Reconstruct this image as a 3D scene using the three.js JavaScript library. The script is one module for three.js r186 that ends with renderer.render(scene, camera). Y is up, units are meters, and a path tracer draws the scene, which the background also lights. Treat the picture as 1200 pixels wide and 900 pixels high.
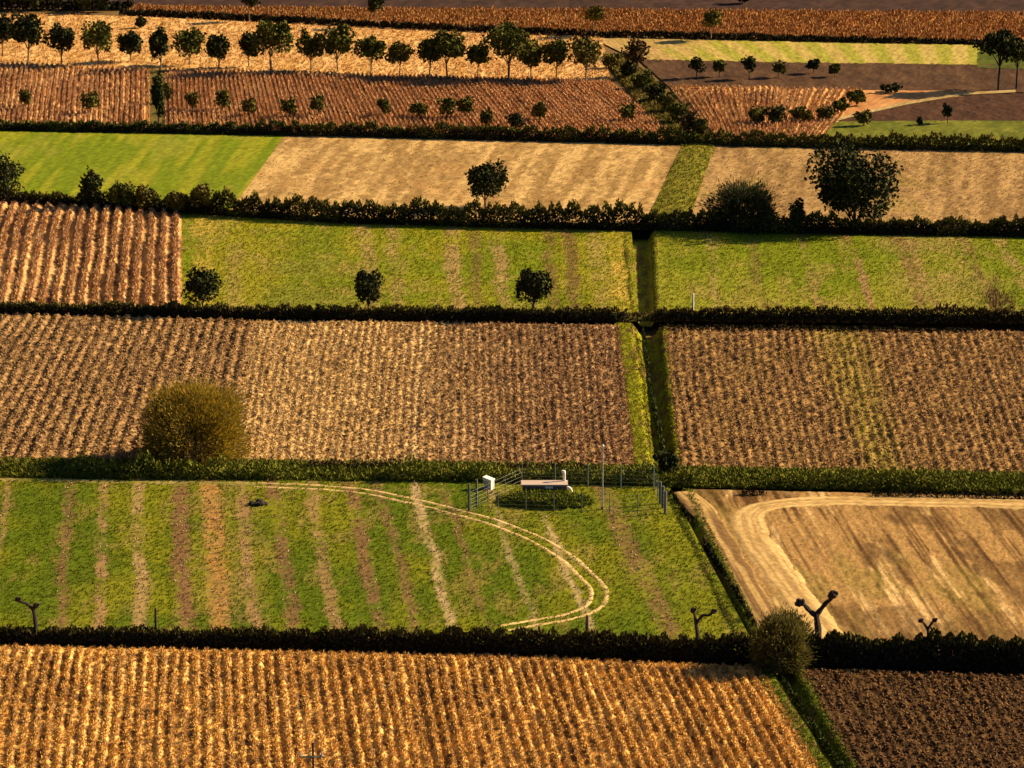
import * as THREE from 'three';
import { Sky } from 'three/addons/objects/Sky.js';
import { mergeGeometries } from 'three/addons/utils/BufferGeometryUtils.js';

// ---------------------------------------------------------------- camera, sky, sun, exposure
const scene = new THREE.Scene();
const camera = new THREE.PerspectiveCamera(11.421, 4 / 3, 1, 6000);
camera.position.set(0, 92, 0);                                    // a hill above the plain
camera.lookAt(0, 92 - 1133 / 4500 * 100, -100);
const sunAz = 70 * Math.PI / 180, sunEl = 27 * Math.PI / 180;      // low autumn sun, behind the fields and to the right
const toSun = new THREE.Vector3(Math.cos(sunEl) * Math.sin(sunAz), Math.sin(sunEl), -Math.cos(sunEl) * Math.cos(sunAz));
const sky = new Sky();
sky.name = 'sky'; sky.userData = { kind: 'structure', label: 'clear sky over the plain', category: 'sky' };
sky.scale.setScalar(5000);
sky.material.uniforms.sunPosition.value.copy(toSun);
sky.material.uniforms.turbidity.value = 5;
sky.material.uniforms.rayleigh.value = 0.7;
sky.material.uniforms.mieCoefficient.value = 0.004;
scene.add(sky);
scene.environmentIntensity = 0.1;
const sun = new THREE.DirectionalLight(0xffd9a2, 5);
sun.target.position.set(0, 0, -400);
sun.position.copy(toSun).multiplyScalar(900).add(sun.target.position);
sun.castShadow = true;
Object.assign(sun.shadow.camera, { left: -260, right: 260, top: 260, bottom: -260, near: 50, far: 2000 });
sun.shadow.mapSize.set(4096, 4096);
scene.add(sun, sun.target);
const renderer = new THREE.WebGLRenderer({ antialias: true });
renderer.toneMapping = THREE.LinearToneMapping;
renderer.toneMappingExposure = 2.1;
renderer.shadowMap.enabled = true;

// ---------------------------------------------------------------- helpers
let seed = 1;
const setSeed = s => { seed = s >>> 0; };
function rnd() { seed = (seed + 0x6D2B79F5) >>> 0; let t = seed; t = Math.imul(t ^ (t >>> 15), t | 1); t ^= t + Math.imul(t ^ (t >>> 7), t | 61); return ((t ^ (t >>> 14)) >>> 0) / 4294967296; }
const rr = (a, b) => a + (b - a) * rnd();
function hash(x, y) { let h = Math.imul(x, 374761393) + Math.imul(y, 668265263) | 0; h = Math.imul(h ^ (h >>> 13), 1274126177); return ((h ^ (h >>> 16)) >>> 0) / 4294967296; }
function noise(x, y) {
  const xi = Math.floor(x), yi = Math.floor(y); let fx = x - xi, fy = y - yi;
  fx = fx * fx * (3 - 2 * fx); fy = fy * fy * (3 - 2 * fy);
  const a = hash(xi, yi), b = hash(xi + 1, yi), c = hash(xi, yi + 1), d = hash(xi + 1, yi + 1);
  return a + (b - a) * fx + (c - a) * fy + (a - b - c + d) * fx * fy;
}
const fbm = (x, y) => noise(x, y) * 0.5 + noise(x * 2.1 + 7, y * 2.1 + 3) * 0.3 + noise(x * 4.3 + 1, y * 4.3 + 9) * 0.2;
const sst = (a, b, x) => { const t = Math.min(1, Math.max(0, (x - a) / (b - a))); return t * t * (3 - 2 * t); };
const mix3 = (a, b, t) => [a[0] + (b[0] - a[0]) * t, a[1] + (b[1] - a[1]) * t, a[2] + (b[2] - a[2]) * t];
const mul3 = (a, k) => [a[0] * k, a[1] * k, a[2] * k];
const taken = {};
function numbered(n) { if (!(n in taken)) { taken[n] = 0; return n; } taken[n]++; return n + '_' + String(taken[n]).padStart(3, '0'); }
function tag(o, label, category, group, kind) {
  o.userData.label = label; o.userData.category = category;
  if (group) o.userData.group = group;
  if (kind) o.userData.kind = kind;
  return o;
}
function thing(name, x, z, label, category, group, y = 0) {
  const g = new THREE.Group(); g.name = numbered(name); g.position.set(x, y, z); scene.add(g);
  return tag(g, label, category, group);
}
function part(name, geo, mat, parent) { const m = new THREE.Mesh(geo, mat); m.name = name; parent.add(m); return m; }

const M = {
  soil: new THREE.MeshPhysicalMaterial({ vertexColors: true, roughness: 1, specularIntensity: 0.08 }),
  straw: new THREE.MeshPhysicalMaterial({ color: 0xffffff, roughness: 0.9, specularIntensity: 0.2, side: THREE.DoubleSide }),
  clod: new THREE.MeshPhysicalMaterial({ color: 0xffffff, roughness: 1, specularIntensity: 0.08, flatShading: true }),
  grass: new THREE.MeshPhysicalMaterial({ color: 0xffffff, roughness: 0.95, specularIntensity: 0.2, side: THREE.DoubleSide }),
  dense: new THREE.MeshPhysicalMaterial({ vertexColors: true, roughness: 1, specularIntensity: 0.25, side: THREE.DoubleSide }),
  leaf: new THREE.MeshPhysicalMaterial({ vertexColors: true, roughness: 0.9, specularIntensity: 0.3, transmission: 0.4, side: THREE.DoubleSide }),
  bark: new THREE.MeshStandardMaterial({ color: new THREE.Color().setRGB(0.06, 0.042, 0.03), roughness: 1 }),
  darkBark: new THREE.MeshStandardMaterial({ color: new THREE.Color().setRGB(0.03, 0.02, 0.015), roughness: 1 }),
  paleBark: new THREE.MeshStandardMaterial({ color: new THREE.Color().setRGB(0.2, 0.14, 0.08), roughness: 1 }),
  white: new THREE.MeshStandardMaterial({ color: new THREE.Color().setRGB(0.78, 0.77, 0.74), roughness: 0.6 }),
  concrete: new THREE.MeshStandardMaterial({ color: new THREE.Color().setRGB(0.5, 0.4, 0.32), roughness: 0.95 }),
  darkConcrete: new THREE.MeshStandardMaterial({ color: new THREE.Color().setRGB(0.16, 0.12, 0.1), roughness: 0.95 }),
  steel: new THREE.MeshStandardMaterial({ color: new THREE.Color().setRGB(0.42, 0.44, 0.45), roughness: 0.5, metalness: 0.4 }),
  post: new THREE.MeshStandardMaterial({ color: new THREE.Color().setRGB(0.1, 0.11, 0.1), roughness: 0.9 }),
  postGreen: new THREE.MeshStandardMaterial({ color: new THREE.Color().setRGB(0.12, 0.2, 0.17), roughness: 0.7 }),
  wire: new THREE.MeshStandardMaterial({ color: new THREE.Color().setRGB(0.25, 0.27, 0.25), roughness: 0.6, metalness: 0.4 }),
};

// palette, linear base colours
const C = {
  soil: [0.17, 0.092, 0.038], darkSoil: [0.08, 0.044, 0.022], paleSoil: [0.3, 0.18, 0.09],
  straw: [0.6, 0.345, 0.075], paleStraw: [0.74, 0.49, 0.165], orange: [0.5, 0.22, 0.075],
  tan: [0.42, 0.25, 0.105], sand: [0.62, 0.42, 0.17],
  grass: [0.096, 0.143, 0.006], grassY: [0.19, 0.2, 0.01], grassD: [0.06, 0.085, 0.012],
};

// a polyline on the ground, [x, z] points, read by its share of the length
function poly(pts) {
  const d = [0]; for (let i = 1; i < pts.length; i++) d.push(d[i - 1] + Math.hypot(pts[i][0] - pts[i - 1][0], pts[i][1] - pts[i - 1][1]));
  const len = d[d.length - 1];
  const f = t => {
    const s = Math.min(1, Math.max(0, t)) * len; let i = 1; while (i < d.length - 1 && d[i] < s) i++;
    const k = (s - d[i - 1]) / (d[i] - d[i - 1]);
    return [pts[i - 1][0] + (pts[i][0] - pts[i - 1][0]) * k, pts[i - 1][1] + (pts[i][1] - pts[i - 1][1]) * k];
  };
  f.len = len; return f;
}
// a piece of land between its far and its near edge; h(U, V, u, v, x, z) height, c(...) colour; U, V in metres
function land(name, label, category, far, near, o) {
  const F = poly(far), N = poly(near), W = (F.len + N.len) / 2;
  const fm = F(0.5), nm = N(0.5), L = Math.hypot(fm[0] - nm[0], fm[1] - nm[1]);
  const nu = Math.max(2, Math.round(W / o.du)), nv = Math.max(2, Math.round(L / o.dv));
  const xz = (u, v) => { const a = F(u), b = N(u); return [a[0] + (b[0] - a[0]) * v, a[1] + (b[1] - a[1]) * v]; };
  const y0 = o.y ?? 0, rim = o.rim ?? 0.6;
  const height = (u, v) => {
    const [x, z] = xz(u, v), U = u * W, V = v * L;
    const e = rim ? sst(0, rim, Math.min(U, W - U, V, L - V)) : 1;
    return y0 + o.h(U, V, u, v, x, z) * e;
  };
  const pos = [], col = [], uv = [], idx = [];
  const fa = [], na = []; for (let i = 0; i <= nu; i++) { fa.push(F(i / nu)); na.push(N(i / nu)); }
  for (let j = 0; j <= nv; j++) for (let i = 0; i <= nu; i++) {
    const u = i / nu, v = j / nv, U = u * W, V = v * L;
    const x = fa[i][0] + (na[i][0] - fa[i][0]) * v, z = fa[i][1] + (na[i][1] - fa[i][1]) * v;
    const e = rim ? sst(0, rim, Math.min(U, W - U, V, L - V)) : 1;
    pos.push(x, y0 + o.h(U, V, u, v, x, z) * e, z);
    const c = o.c(U, V, u, v, x, z); col.push(c[0], c[1], c[2]); uv.push(U, V);
    if (i < nu && j < nv) { const a = j * (nu + 1) + i; idx.push(a, a + nu + 1, a + 1, a + 1, a + nu + 1, a + nu + 2); }
  }
  const g = new THREE.BufferGeometry();
  g.setAttribute('position', new THREE.Float32BufferAttribute(pos, 3));
  g.setAttribute('color', new THREE.Float32BufferAttribute(col, 3));
  g.setAttribute('uv', new THREE.Float32BufferAttribute(uv, 2));
  g.setIndex(idx); g.computeVertexNormals();
  const m = new THREE.Mesh(g, M.soil); m.name = numbered(name); scene.add(m);
  tag(m, label, category, null, 'structure');
  return { mesh: m, W, L, xz, height };
}
// many small copies strewn over a piece of land
function strew(name, label, category, l, geo, mat, n, o) {
  const im = new THREE.InstancedMesh(geo, mat, n); im.name = numbered(name);
  tag(im, label, category, null, 'stuff');
  const mt = new THREE.Matrix4(), q = new THREE.Quaternion(), eu = new THREE.Euler(), p = new THREE.Vector3(), s = new THREE.Vector3(), c = new THREE.Color();
  let k = 0, tries = 0;
  while (k < n && tries < n * 4) {
    tries++;
    let u = rnd(); const v = rnd();
    if (o.rows) u = (Math.floor(u * o.rows) + (o.phase ?? 0.5) + (rnd() + rnd() - 1) * (o.spread ?? 0.25)) / o.rows;
    if (u < 0 || u > 1) continue;
    const [x, z] = l.xz(u, v);
    if (o.keep && !o.keep(u, v, x, z)) continue;
    const sc = rr(o.size[0], o.size[1]);
    eu.set((rnd() - 0.5) * (o.tilt ?? 0.5), rnd() * 6.283, (rnd() - 0.5) * (o.tilt ?? 0.5)); q.setFromEuler(eu);
    p.set(x, l.height(u, v) + (o.lift ?? 0) * sc, z); s.set(sc, sc * rr(0.7, 1.2), sc);
    im.setMatrixAt(k, mt.compose(p, q, s));
    const cc = o.color(u, v, x, z); im.setColorAt(k, c.setRGB(cc[0], cc[1], cc[2]));
    k++;
  }
  im.count = k; scene.add(im); return im;
}
function fanGeo(blades, w, spread, s0) {           // a tuft of narrow bent blades, one metre tall
  setSeed(s0); const pos = [];
  for (let b = 0; b < blades; b++) {
    const a = rr(0, 6.283), r0 = rr(0, spread * 0.4), dx = Math.cos(a), dz = Math.sin(a), h = rr(0.6, 1), out = rr(0.2, 1) * spread;
    const x0 = dx * r0, z0 = dz * r0, px = -dz * w / 2, pz = dx * w / 2, x1 = x0 + dx * out * 0.4, z1 = z0 + dz * out * 0.4, x2 = x0 + dx * out, z2 = z0 + dz * out;
    pos.push(x0 - px, 0, z0 - pz, x0 + px, 0, z0 + pz, x1 + px * 0.8, h * 0.6, z1 + pz * 0.8, x0 - px, 0, z0 - pz, x1 + px * 0.8, h * 0.6, z1 + pz * 0.8, x1 - px * 0.8, h * 0.6, z1 - pz * 0.8,
      x1 - px * 0.8, h * 0.6, z1 - pz * 0.8, x1 + px * 0.8, h * 0.6, z1 + pz * 0.8, x2, h, z2);
  }
  const g = new THREE.BufferGeometry(); g.setAttribute('position', new THREE.Float32BufferAttribute(pos, 3)); g.computeVertexNormals(); return g;
}
function clodGeo(s0) {
  setSeed(s0); const g = new THREE.IcosahedronGeometry(0.5, 0), p = g.attributes.position, m = {};
  for (let i = 0; i < p.count; i++) {
    const k = [p.getX(i), p.getY(i), p.getZ(i)].map(v => v.toFixed(3)).join(); m[k] ??= rr(0.65, 1.25);
    p.setXYZ(i, p.getX(i) * m[k], p.getY(i) * m[k] * 0.75, p.getZ(i) * m[k]);
  }
  g.computeVertexNormals(); return g;
}
const G = { stalk: fanGeo(5, 0.22, 0.55, 11), litter: fanGeo(6, 0.3, 1.1, 12), tuft: fanGeo(7, 0.2, 0.8, 13), clod: clodGeo(5) };

// ---- foliage: leaf-sized faces collected into one geometry
class Leaves {
  constructor() { this.p = []; this.c = []; }
  add(x, y, z, size, long, c, dx, dy, dz) {          // a folded diamond; d: its long axis, random if not given
    let ax, ay, az;
    if (dx === undefined) { const t = rr(0, 6.283), s = rr(-1, 1), r = Math.sqrt(1 - s * s); ax = r * Math.cos(t); ay = s; az = r * Math.sin(t); } else { ax = dx; ay = dy; az = dz; }
    let bx = rr(-1, 1), by = rr(-1, 1), bz = rr(-1, 1); const d = ax * bx + ay * by + az * bz; bx -= d * ax; by -= d * ay; bz -= d * az;
    const bl = Math.hypot(bx, by, bz) || 1, w = size * 0.5 / bl, l = size * long * 0.5; bx *= w; by *= w; bz *= w;
    const cx = (ay * bz - az * by) * 0.25, cy = (az * bx - ax * bz) * 0.25, cz = (ax * by - ay * bx) * 0.25;
    const P = this.p, e = [x + ax * l, y + ay * l, z + az * l], f = [x - ax * l, y - ay * l, z - az * l];
    P.push(f[0], f[1], f[2], x + bx + cx, y + by + cy, z + bz + cz, e[0], e[1], e[2], f[0], f[1], f[2], e[0], e[1], e[2], x - bx + cx, y - by + cy, z - bz + cz);
    for (let i = 0; i < 6; i++) this.c.push(c[0], c[1], c[2]);
  }
  geo() {
    const g = new THREE.BufferGeometry(); g.setAttribute('position', new THREE.Float32BufferAttribute(this.p, 3)); g.setAttribute('color', new THREE.Float32BufferAttribute(this.c, 3));
    g.computeVertexNormals(); return g;
  }
}
function limb(pts, r0, r1, sides = 7) {              // a tapered, bent branch
  const cv = new THREE.CatmullRomCurve3(pts.map(p => new THREE.Vector3(...p))), n = Math.max(4, pts.length * 3);
  const g = new THREE.TubeGeometry(cv, n, 1, sides, false), p = g.attributes.position, c = new THREE.Vector3(), v = new THREE.Vector3();
  for (let i = 0; i <= n; i++) {
    const t = i / n; cv.getPointAt(t, c); const r = (r0 + (r1 - r0) * t) * (1 + 0.12 * Math.sin(t * 17 + r0 * 50));
    for (let j = 0; j <= sides; j++) { const k = i * (sides + 1) + j; v.fromBufferAttribute(p, k).sub(c).multiplyScalar(r).add(c); p.setXYZ(k, v.x, v.y, v.z); }
  }
  g.computeVertexNormals(); g.deleteAttribute('uv'); return g;
}
const pick = pal => { const a = pal[Math.floor(rnd() * pal.length)], b = pal[Math.floor(rnd() * pal.length)]; return mul3(mix3(a, b, rnd()), rr(0.75, 1.25)); };
const PAL = {
  dark: [[0.035, 0.045, 0.012], [0.05, 0.06, 0.014], [0.028, 0.032, 0.014]],
  green: [[0.075, 0.095, 0.014], [0.05, 0.062, 0.012], [0.14, 0.135, 0.018]],
  olive: [[0.13, 0.12, 0.02], [0.08, 0.08, 0.018], [0.17, 0.14, 0.025]],
  yellow: [[0.34, 0.23, 0.014], [0.22, 0.17, 0.014], [0.14, 0.12, 0.014], [0.42, 0.28, 0.016]],  // glow of the sun behind the bush, put into its leaf colour
  brown: [[0.12, 0.07, 0.025], [0.08, 0.055, 0.02], [0.16, 0.1, 0.035]],
};
// a tree: tapered trunk with limbs, crown of leaves in uneven lobes
function tree(name, label, category, group, x, z, h, w, o = {}) {
  const t = thing(name, x, z, label, category, group);
  const bare = (o.bare ?? 0.28) * h, ch = h - bare, pal = PAL[o.pal ?? 'dark'], lobes = [];
  const nl = o.lobes ?? 9, flat = o.flat ?? 1;
  for (let i = 0; i < nl; i++) {
    const a = i * 2.4 + rr(-0.5, 0.5), k = (i + 0.5) / nl, el = (k * 2 - 1) * 0.85, r = Math.sqrt(1 - el * el);
    const out = rr(0.36, 0.7) * (o.skirt ? 1 - 0.45 * Math.max(0, el) : 1);
    lobes.push([Math.cos(a) * r * w * 0.5 * out, bare + ch * (0.5 + el * 0.5 * out * (o.top ?? 1)), Math.sin(a) * r * w * 0.5 * out, rr(0.26, 0.56) * Math.min(w, ch * 1.2) * 0.5, rr(0.28, 0.56) * ch * 0.5 * flat]);
  }
  lobes.push([0, bare + ch * 0.52, 0, w * 0.27, ch * 0.34]);
  if (o.skirt) for (let i = 0; i < 7; i++) { const a = i * 0.9 + rr(-0.2, 0.2); lobes.push([Math.cos(a) * w * 0.3, ch * rr(0.14, 0.24), Math.sin(a) * w * 0.3, w * 0.17, ch * 0.2]); }
  const lv = new Leaves(), n = o.n ?? 900, ls = o.leaf ?? 0.3, mid = bare + ch * 0.45;
  for (let i = 0; i < n; i++) {
    const L = lobes[Math.floor(rnd() * lobes.length)], s = rr(-1, 1), a = rr(0, 6.283), q = Math.sqrt(1 - s * s), rad = 0.45 + 0.55 * Math.sqrt(rnd()) + (rnd() < 0.25 ? rr(0, o.twiggy ? 0.75 : 0.42) : 0);
    const px = L[0] + q * Math.cos(a) * L[3] * rad, py = Math.max(0.05, L[1] + s * L[4] * rad), pz = L[2] + q * Math.sin(a) * L[3] * rad;
    if (o.twiggy) { let dx = px, dy = (py - mid * 0.3), dz = pz; const l = Math.hypot(dx, dy, dz) || 1; lv.add(px, py, pz, ls * 0.55, 3.4, pick(pal), dx / l + rr(-0.6, 0.6), dy / l + rr(-0.5, 0.7), dz / l + rr(-0.6, 0.6)); } else lv.add(px, py, pz, ls * rr(0.7, 1.3), 1.5, pick(pal));
  }
  const wood = [], r0 = o.r ?? Math.max(0.07, h * 0.022), lean = rr(-0.04, 0.04) * h;
  wood.push(limb([[0, -0.2, 0], [lean * 0.4, bare * 0.6, rr(-0.05, 0.05)], [lean, bare + ch * 0.25, 0], [0, bare + ch * 0.75, 0]], r0, r0 * 0.25));
  for (let i = 0; i < Math.min(5, nl); i++) { const L = lobes[(i * 2) % nl]; wood.push(limb([[lean * 0.7, Math.max(0.1, bare * 0.85), 0], [L[0] * 0.5, (bare + L[1]) * 0.5, L[2] * 0.5], [L[0], L[1], L[2]]], r0 * 0.45, r0 * 0.12, 5)); }
  part('trunk', mergeGeometries(wood), o.bark ?? M.bark, t);
  part('crown', lv.geo(), o.twiggy ? M.leaf : M.dense, t);
  t.rotation.y = 0;
  return t;
}
// a hedge along a line on the ground; hs: heights along it
function hedge(name, label, group, line, hs, o) {
  const f = poly(line), lv = new Leaves(), n = Math.round(f.len * o.per), pal = o.pal, wd = o.width, s0 = rr(0, 100);
  const hAt = t => { const k = t * (hs.length - 1), i = Math.min(hs.length - 2, Math.floor(k)); return hs[i] + (hs[i + 1] - hs[i]) * (k - i); };
  for (let i = 0; i < n; i++) {
    const t = rnd(), [x, z] = f(t), s = t * f.len;
    const lump = 0.72 + 0.42 * fbm(s * 0.13 + s0, 1.5) + (o.lump ?? 0.24) * (noise(s * 0.55 + s0, 8) - 0.5) + 0.25 * (rnd() - 0.5);
    if (o.gaps && noise(s * 0.12 + s0, 4) < o.gaps) continue;
    const H = hAt(t) * lump * (o.rough ? 0.8 + o.rough * noise(s * 2.2, 3) : 1), a = rnd(), y = H * Math.pow(rnd(), 0.75), hw = wd * 0.5 * Math.sqrt(Math.max(0.05, 1 - Math.pow(y / H, 2.2)));
    const off = (a < 0.5 ? -1 : 1) * hw * Math.sqrt(rnd());
    const up = y > H * 0.8;  // upper leaves take o.top, a sunlit tone painted in; mixed also spreads it in patches
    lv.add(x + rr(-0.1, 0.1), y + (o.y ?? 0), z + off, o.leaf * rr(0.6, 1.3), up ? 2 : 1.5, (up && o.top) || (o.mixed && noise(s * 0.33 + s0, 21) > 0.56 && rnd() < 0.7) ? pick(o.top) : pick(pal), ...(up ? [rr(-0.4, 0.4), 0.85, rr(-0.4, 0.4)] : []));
  }
  const t = new THREE.Mesh(lv.geo(), M.dense); t.name = numbered(name); scene.add(t);
  return tag(t, label, 'hedge', group);
}

// ---------------------------------------------------------------- the land
// ground sheet to the horizon; it lies deeper under the fields, whose ditches cut into it
{
  const g = new THREE.PlaneGeometry(6000, 6000, 120, 120); g.rotateX(-Math.PI / 2);
  const p = g.attributes.position, col = [];
  for (let i = 0; i < p.count; i++) {
    const x = p.getX(i), z = p.getZ(i) - 400; p.setZ(i, z);
    const inside = z < -150 && z > -760 && Math.abs(x) < 220;
    p.setY(i, inside ? -1.6 : -0.6 + 1.2 * fbm(x * 0.01, z * 0.01));
    const k = fbm(x * 0.004 + 20, z * 0.004); const c = k > 0.5 ? mix3(C.grass, C.tan, sst(0.5, 0.55, k)) : mix3(C.soil, C.grass, sst(0.42, 0.47, k)); col.push(c[0], c[1], c[2]);
  }
  g.setAttribute('color', new THREE.Float32BufferAttribute(col, 3)); g.computeVertexNormals();
  const m = new THREE.Mesh(g, M.soil); m.name = 'ground'; scene.add(m); tag(m, 'wide flat farmland reaching to the horizon', 'ground', null, 'structure');
}

const clods = (x, z) => fbm(x * 1.9, z * 1.25) - 0.5;
// relief of rows: u in rows, wandering a little along their length
const wander = (r, V) => 0.22 * (noise(r * 0.9 + 40, V * 0.6) - 0.5) + 0.5 * (noise(Math.floor(r) * 0.31, V * 0.07) - 0.5) + 0.25 * (noise(3.7, V * 0.05) - 0.5);
function rowsField(rows, amp, rough, tone) {
  const ridge = (u, V) => { const r = u * rows; return 0.5 - 0.5 * Math.cos(6.2832 * (r + wander(r, V))); };
  return {
    h: (U, V, u, v, x, z) => amp * ridge(u, V) * (0.25 + 0.6 * noise(u * rows * 0.9, V * 0.45) + 0.85 * noise(Math.floor(u * rows) * 0.83, V * 0.05)) + rough * clods(x, z),
    c: (U, V, u, v, x, z) => tone(u, v, x, z, U, V),
  };
}
const grainy = (x, z) => 0.72 + 0.56 * hash(Math.round(x * 6.1), Math.round(z * 3.1));
// meadow: grass sward with bare stripes where hay was raked; stripes: [place u, width in m, colour, strength]
function sward(base, alt, dry, stripes, W) {
  return (U, V, u, v, x, z) => {
    let c = mix3(base, alt, sst(0.4, 0.66, fbm(x * 0.13, z * 0.05)));
    c = mix3(c, dry, 0.55 * sst(0.55, 0.72, fbm(x * 0.5 + 9, z * 0.16)));
    for (const [su, w, sc, k] of stripes) {
      const d = Math.abs((u - su) * W + 0.5 * (noise(V * 0.12 + su * 90, 2) - 0.5) + 0.55 * (noise(V * 0.8 + su * 40, U * 0.9) - 0.5)); if (d > w) continue;
      const patchy = sst(0.4, 0.66, 0.55 * noise(V * 0.16 + su * 70, su * 20) + 0.35 * noise(V * 0.55 + su * 50, U * 1.6) + 0.35 * noise(V * 1.7, U * 4 + su * 30));
      c = mix3(c, sc, k * sst(w, w * 0.35, d) * (0.12 + 0.88 * patchy));
    }
    return mul3(c, grainy(x, z));
  };
}
const meadowH = (U, V, u, v, x, z) => 0.16 * (fbm(x * 0.12, z * 0.12) - 0.5) + 0.07 * clods(x, z);

const tops = (c, k = 0.25) => () => { const t = rnd(); return mul3(mix3(c[0], c[1], t), rr(1 - k, 1 + k)); };

// --- the front band
setSeed(101);
const stubbleTone = (a, b, s) => (u, v, x, z, U, V) => {
  const cover = sst(0.28, 0.62, 0.6 * noise(x * 3, z * 1.6) + 0.4 * noise(U * 1.7 + 3, V * 0.1));
  return mul3(mix3(s, mix3(a, b, noise(x * 1.3 + 4, z * 0.7)), cover), grainy(x, z));
};
const fA = land('maize_stubble_field', 'golden maize stubble field in coarse rows below the black hedge', 'field', [[-47.6, -283.63], [-39.56, -282.77], [-13.11, -281.08], [0, -280.04], [18.14, -277.55], [18.97, -277.34]], [[-44.53, -238.42], [-22.55, -238.42], [0, -238.42], [23.79, -238.42]],
  { du: 0.15, dv: 0.3, rim: 2.2, ...rowsField(82, 0.25, 0.36, stubbleTone(C.straw, C.paleStraw, C.soil)) });
strew('maize_stubble', 'broken golden maize stalks standing in rows below the black hedge', 'stubble', fA, G.stalk, M.straw, 50000, { rows: 82, spread: 0.42, size: [0.12, 0.34], tilt: 1.2, color: tops([C.straw, C.paleStraw]) });
strew('maize_litter', 'golden leaf litter strewn between the rows below the black hedge', 'litter', fA, G.litter, M.straw, 26000, { size: [0.08, 0.2], tilt: 1.6, color: tops([C.paleStraw, C.straw]) });
const ditchTone = gr => (U, V, u, v, x, z) => mul3(mix3(mix3(gr[0], gr[1], fbm(x * 0.7, z * 0.2)), [0.16, 0.1, 0.035], 0.8 * sst(0.56, 0.72, noise(x * 1.5, z * 0.5))), grainy(x, z));
const ditchH = (lo, hi, deep, sh = 0.06) => (U, V, u, v, x, z) => sh * sst(0, 0.12, u) * sst(1, 0.88, u) - (deep + sh) * sst(lo - 0.12, lo + 0.12, u + 0.05 * (noise(V * 0.4, 1) - 0.5)) * sst(hi + 0.12, hi - 0.12, u + 0.05 * (noise(V * 0.5, 5) - 0.5)) + 0.12 * clods(x, z);
const bladesGreen = tops([C.grass, C.grassY], 0.35);
function ditch(label, far, near, lo, hi, deep, gr, n) {
  const d = land('ditch', label, 'ditch', far, near, { du: 0.16, dv: 0.4, rim: 0, h: ditchH(lo, hi, deep), c: ditchTone(gr) });
  strew('verge_grass', 'long grass on the banks of the ' + label.replace('narrow ', ''), 'grass', d, G.tuft, M.grass, n, { size: [0.08, 0.2], tilt: 1, keep: u => (u > 0.03 && u < lo) || (u > hi && u < 0.97) || rnd() < 0.2, color: tops(gr, 0.35) });
  return d;
}
ditch('narrow ditch with green verges beside the dark ploughed corner field', [[17.96, -278.79], [22.16, -277.55]], [[23.56, -238.42], [26.27, -238.42]], 0.42, 0.7, 0.8, [[0.11, 0.15, 0.012], [0.17, 0.19, 0.018]], 5000);
const fA2 = land('ploughed_field', 'dark brown cloddy ploughed field below the tallest black hedge', 'field', [[21.61, -277.14], [38.62, -275.51], [52.6, -274.5]], [[25.59, -238.42], [36.64, -238.42], [54.12, -238.42]],
  { du: 0.15, dv: 0.32, ...rowsField(40, 0.1, 0.36, (u, v, x, z) => mul3(mix3([0.05, 0.028, 0.011], [0.11, 0.06, 0.022], sst(0.3, 0.75, noise(x * 2.6, z * 1.4))), grainy(x, z))) });
strew('soil_clods', 'dark brown clods strewn over the ploughed corner field', 'soil', fA2, G.clod, M.clod, 11000, { size: [0.08, 0.34], tilt: 3, lift: 0.15, color: tops([C.darkSoil, [0.18, 0.1, 0.04]], 0.3) });
strew('field_chaff', 'sparse pale chaff on the ploughed corner field', 'chaff', fA2, G.litter, M.straw, 6000, { rows: 40, spread: 0.4, size: [0.08, 0.2], tilt: 1.5, color: tops([[0.2, 0.12, 0.05], [0.4, 0.26, 0.11]], 0.3) });

// --- second band: striped meadow, bare field with sandy road
const mb = [[0.175, 0.25], [0.25, 0.4], [0.294, 0.4], [0.337, 0.5], [0.387, 0.65], [0.425, 0.8], [0.463, 0.45], [0.505, 0.5], [0.551, 0.5], [0.6, 0.55], [0.637, 0.4], [0.679, 0.4], [0.717, 0.3], [0.77, 0.3], [0.83, 0.3]];
const hay = [0.32, 0.2, 0.085], pale = [0.46, 0.34, 0.17], bare = [0.19, 0.11, 0.045];
const stripesB = mb.map(([u, w], i) => [u, w * 1.45, [hay, bare, hay, [0.38, 0.26, 0.11], bare, [0.4, 0.2, 0.05], hay, bare, hay, bare, bare, pale, bare, pale, pale][i], [0.5, 0.8, 0.85, 0.75, 1, 0.8, 0.8, 0.85, 0.75, 0.9, 0.65, 0.8, 0.65, 0.5, 0.7][i]]);
stripesB.push([0.915, 1.2, bare, 0.7], [0.28, 5, bare, 0.06], [0.44, 3.5, hay, 0.35]);
const fB = land('meadow', 'green meadow with brown raked stripes and a curved wheel track', 'meadow', [[-57.52, -332.73], [-45.87, -331.59], [-22.88, -330.73], [-3.04, -329.88], [14, -327.91]], [[-53.15, -285.13], [-39.7, -283.84], [-13.17, -282.35], [0, -281.29], [19.09, -279.2]],
  { du: 0.2, dv: 0.4, h: meadowH, c: sward(C.grass, C.grassY, [0.26, 0.2, 0.05], stripesB, 66) });
const onStripe = (st, W) => u => st.some(([su, w, , k]) => k > 0.45 && w < 3 && Math.abs(u - su) * W < w * 0.7);
const sB = onStripe(stripesB, 66);
strew('meadow_grass', 'short green grass of the striped meadow', 'grass', fB, G.tuft, M.grass, 42000, { size: [0.08, 0.2], tilt: 0.8, keep: u => !sB(u) || rnd() < 0.2, color: tops([C.grass, [0.155, 0.19, 0.01]], 0.3) });
strew('raked_hay', 'withered hay lying in stripes on the green meadow', 'hay', fB, G.litter, M.straw, 4000, { size: [0.08, 0.2], tilt: 1.5, keep: u => sB(u), color: tops([[0.3, 0.17, 0.08], [0.5, 0.38, 0.22]], 0.3) });
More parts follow.
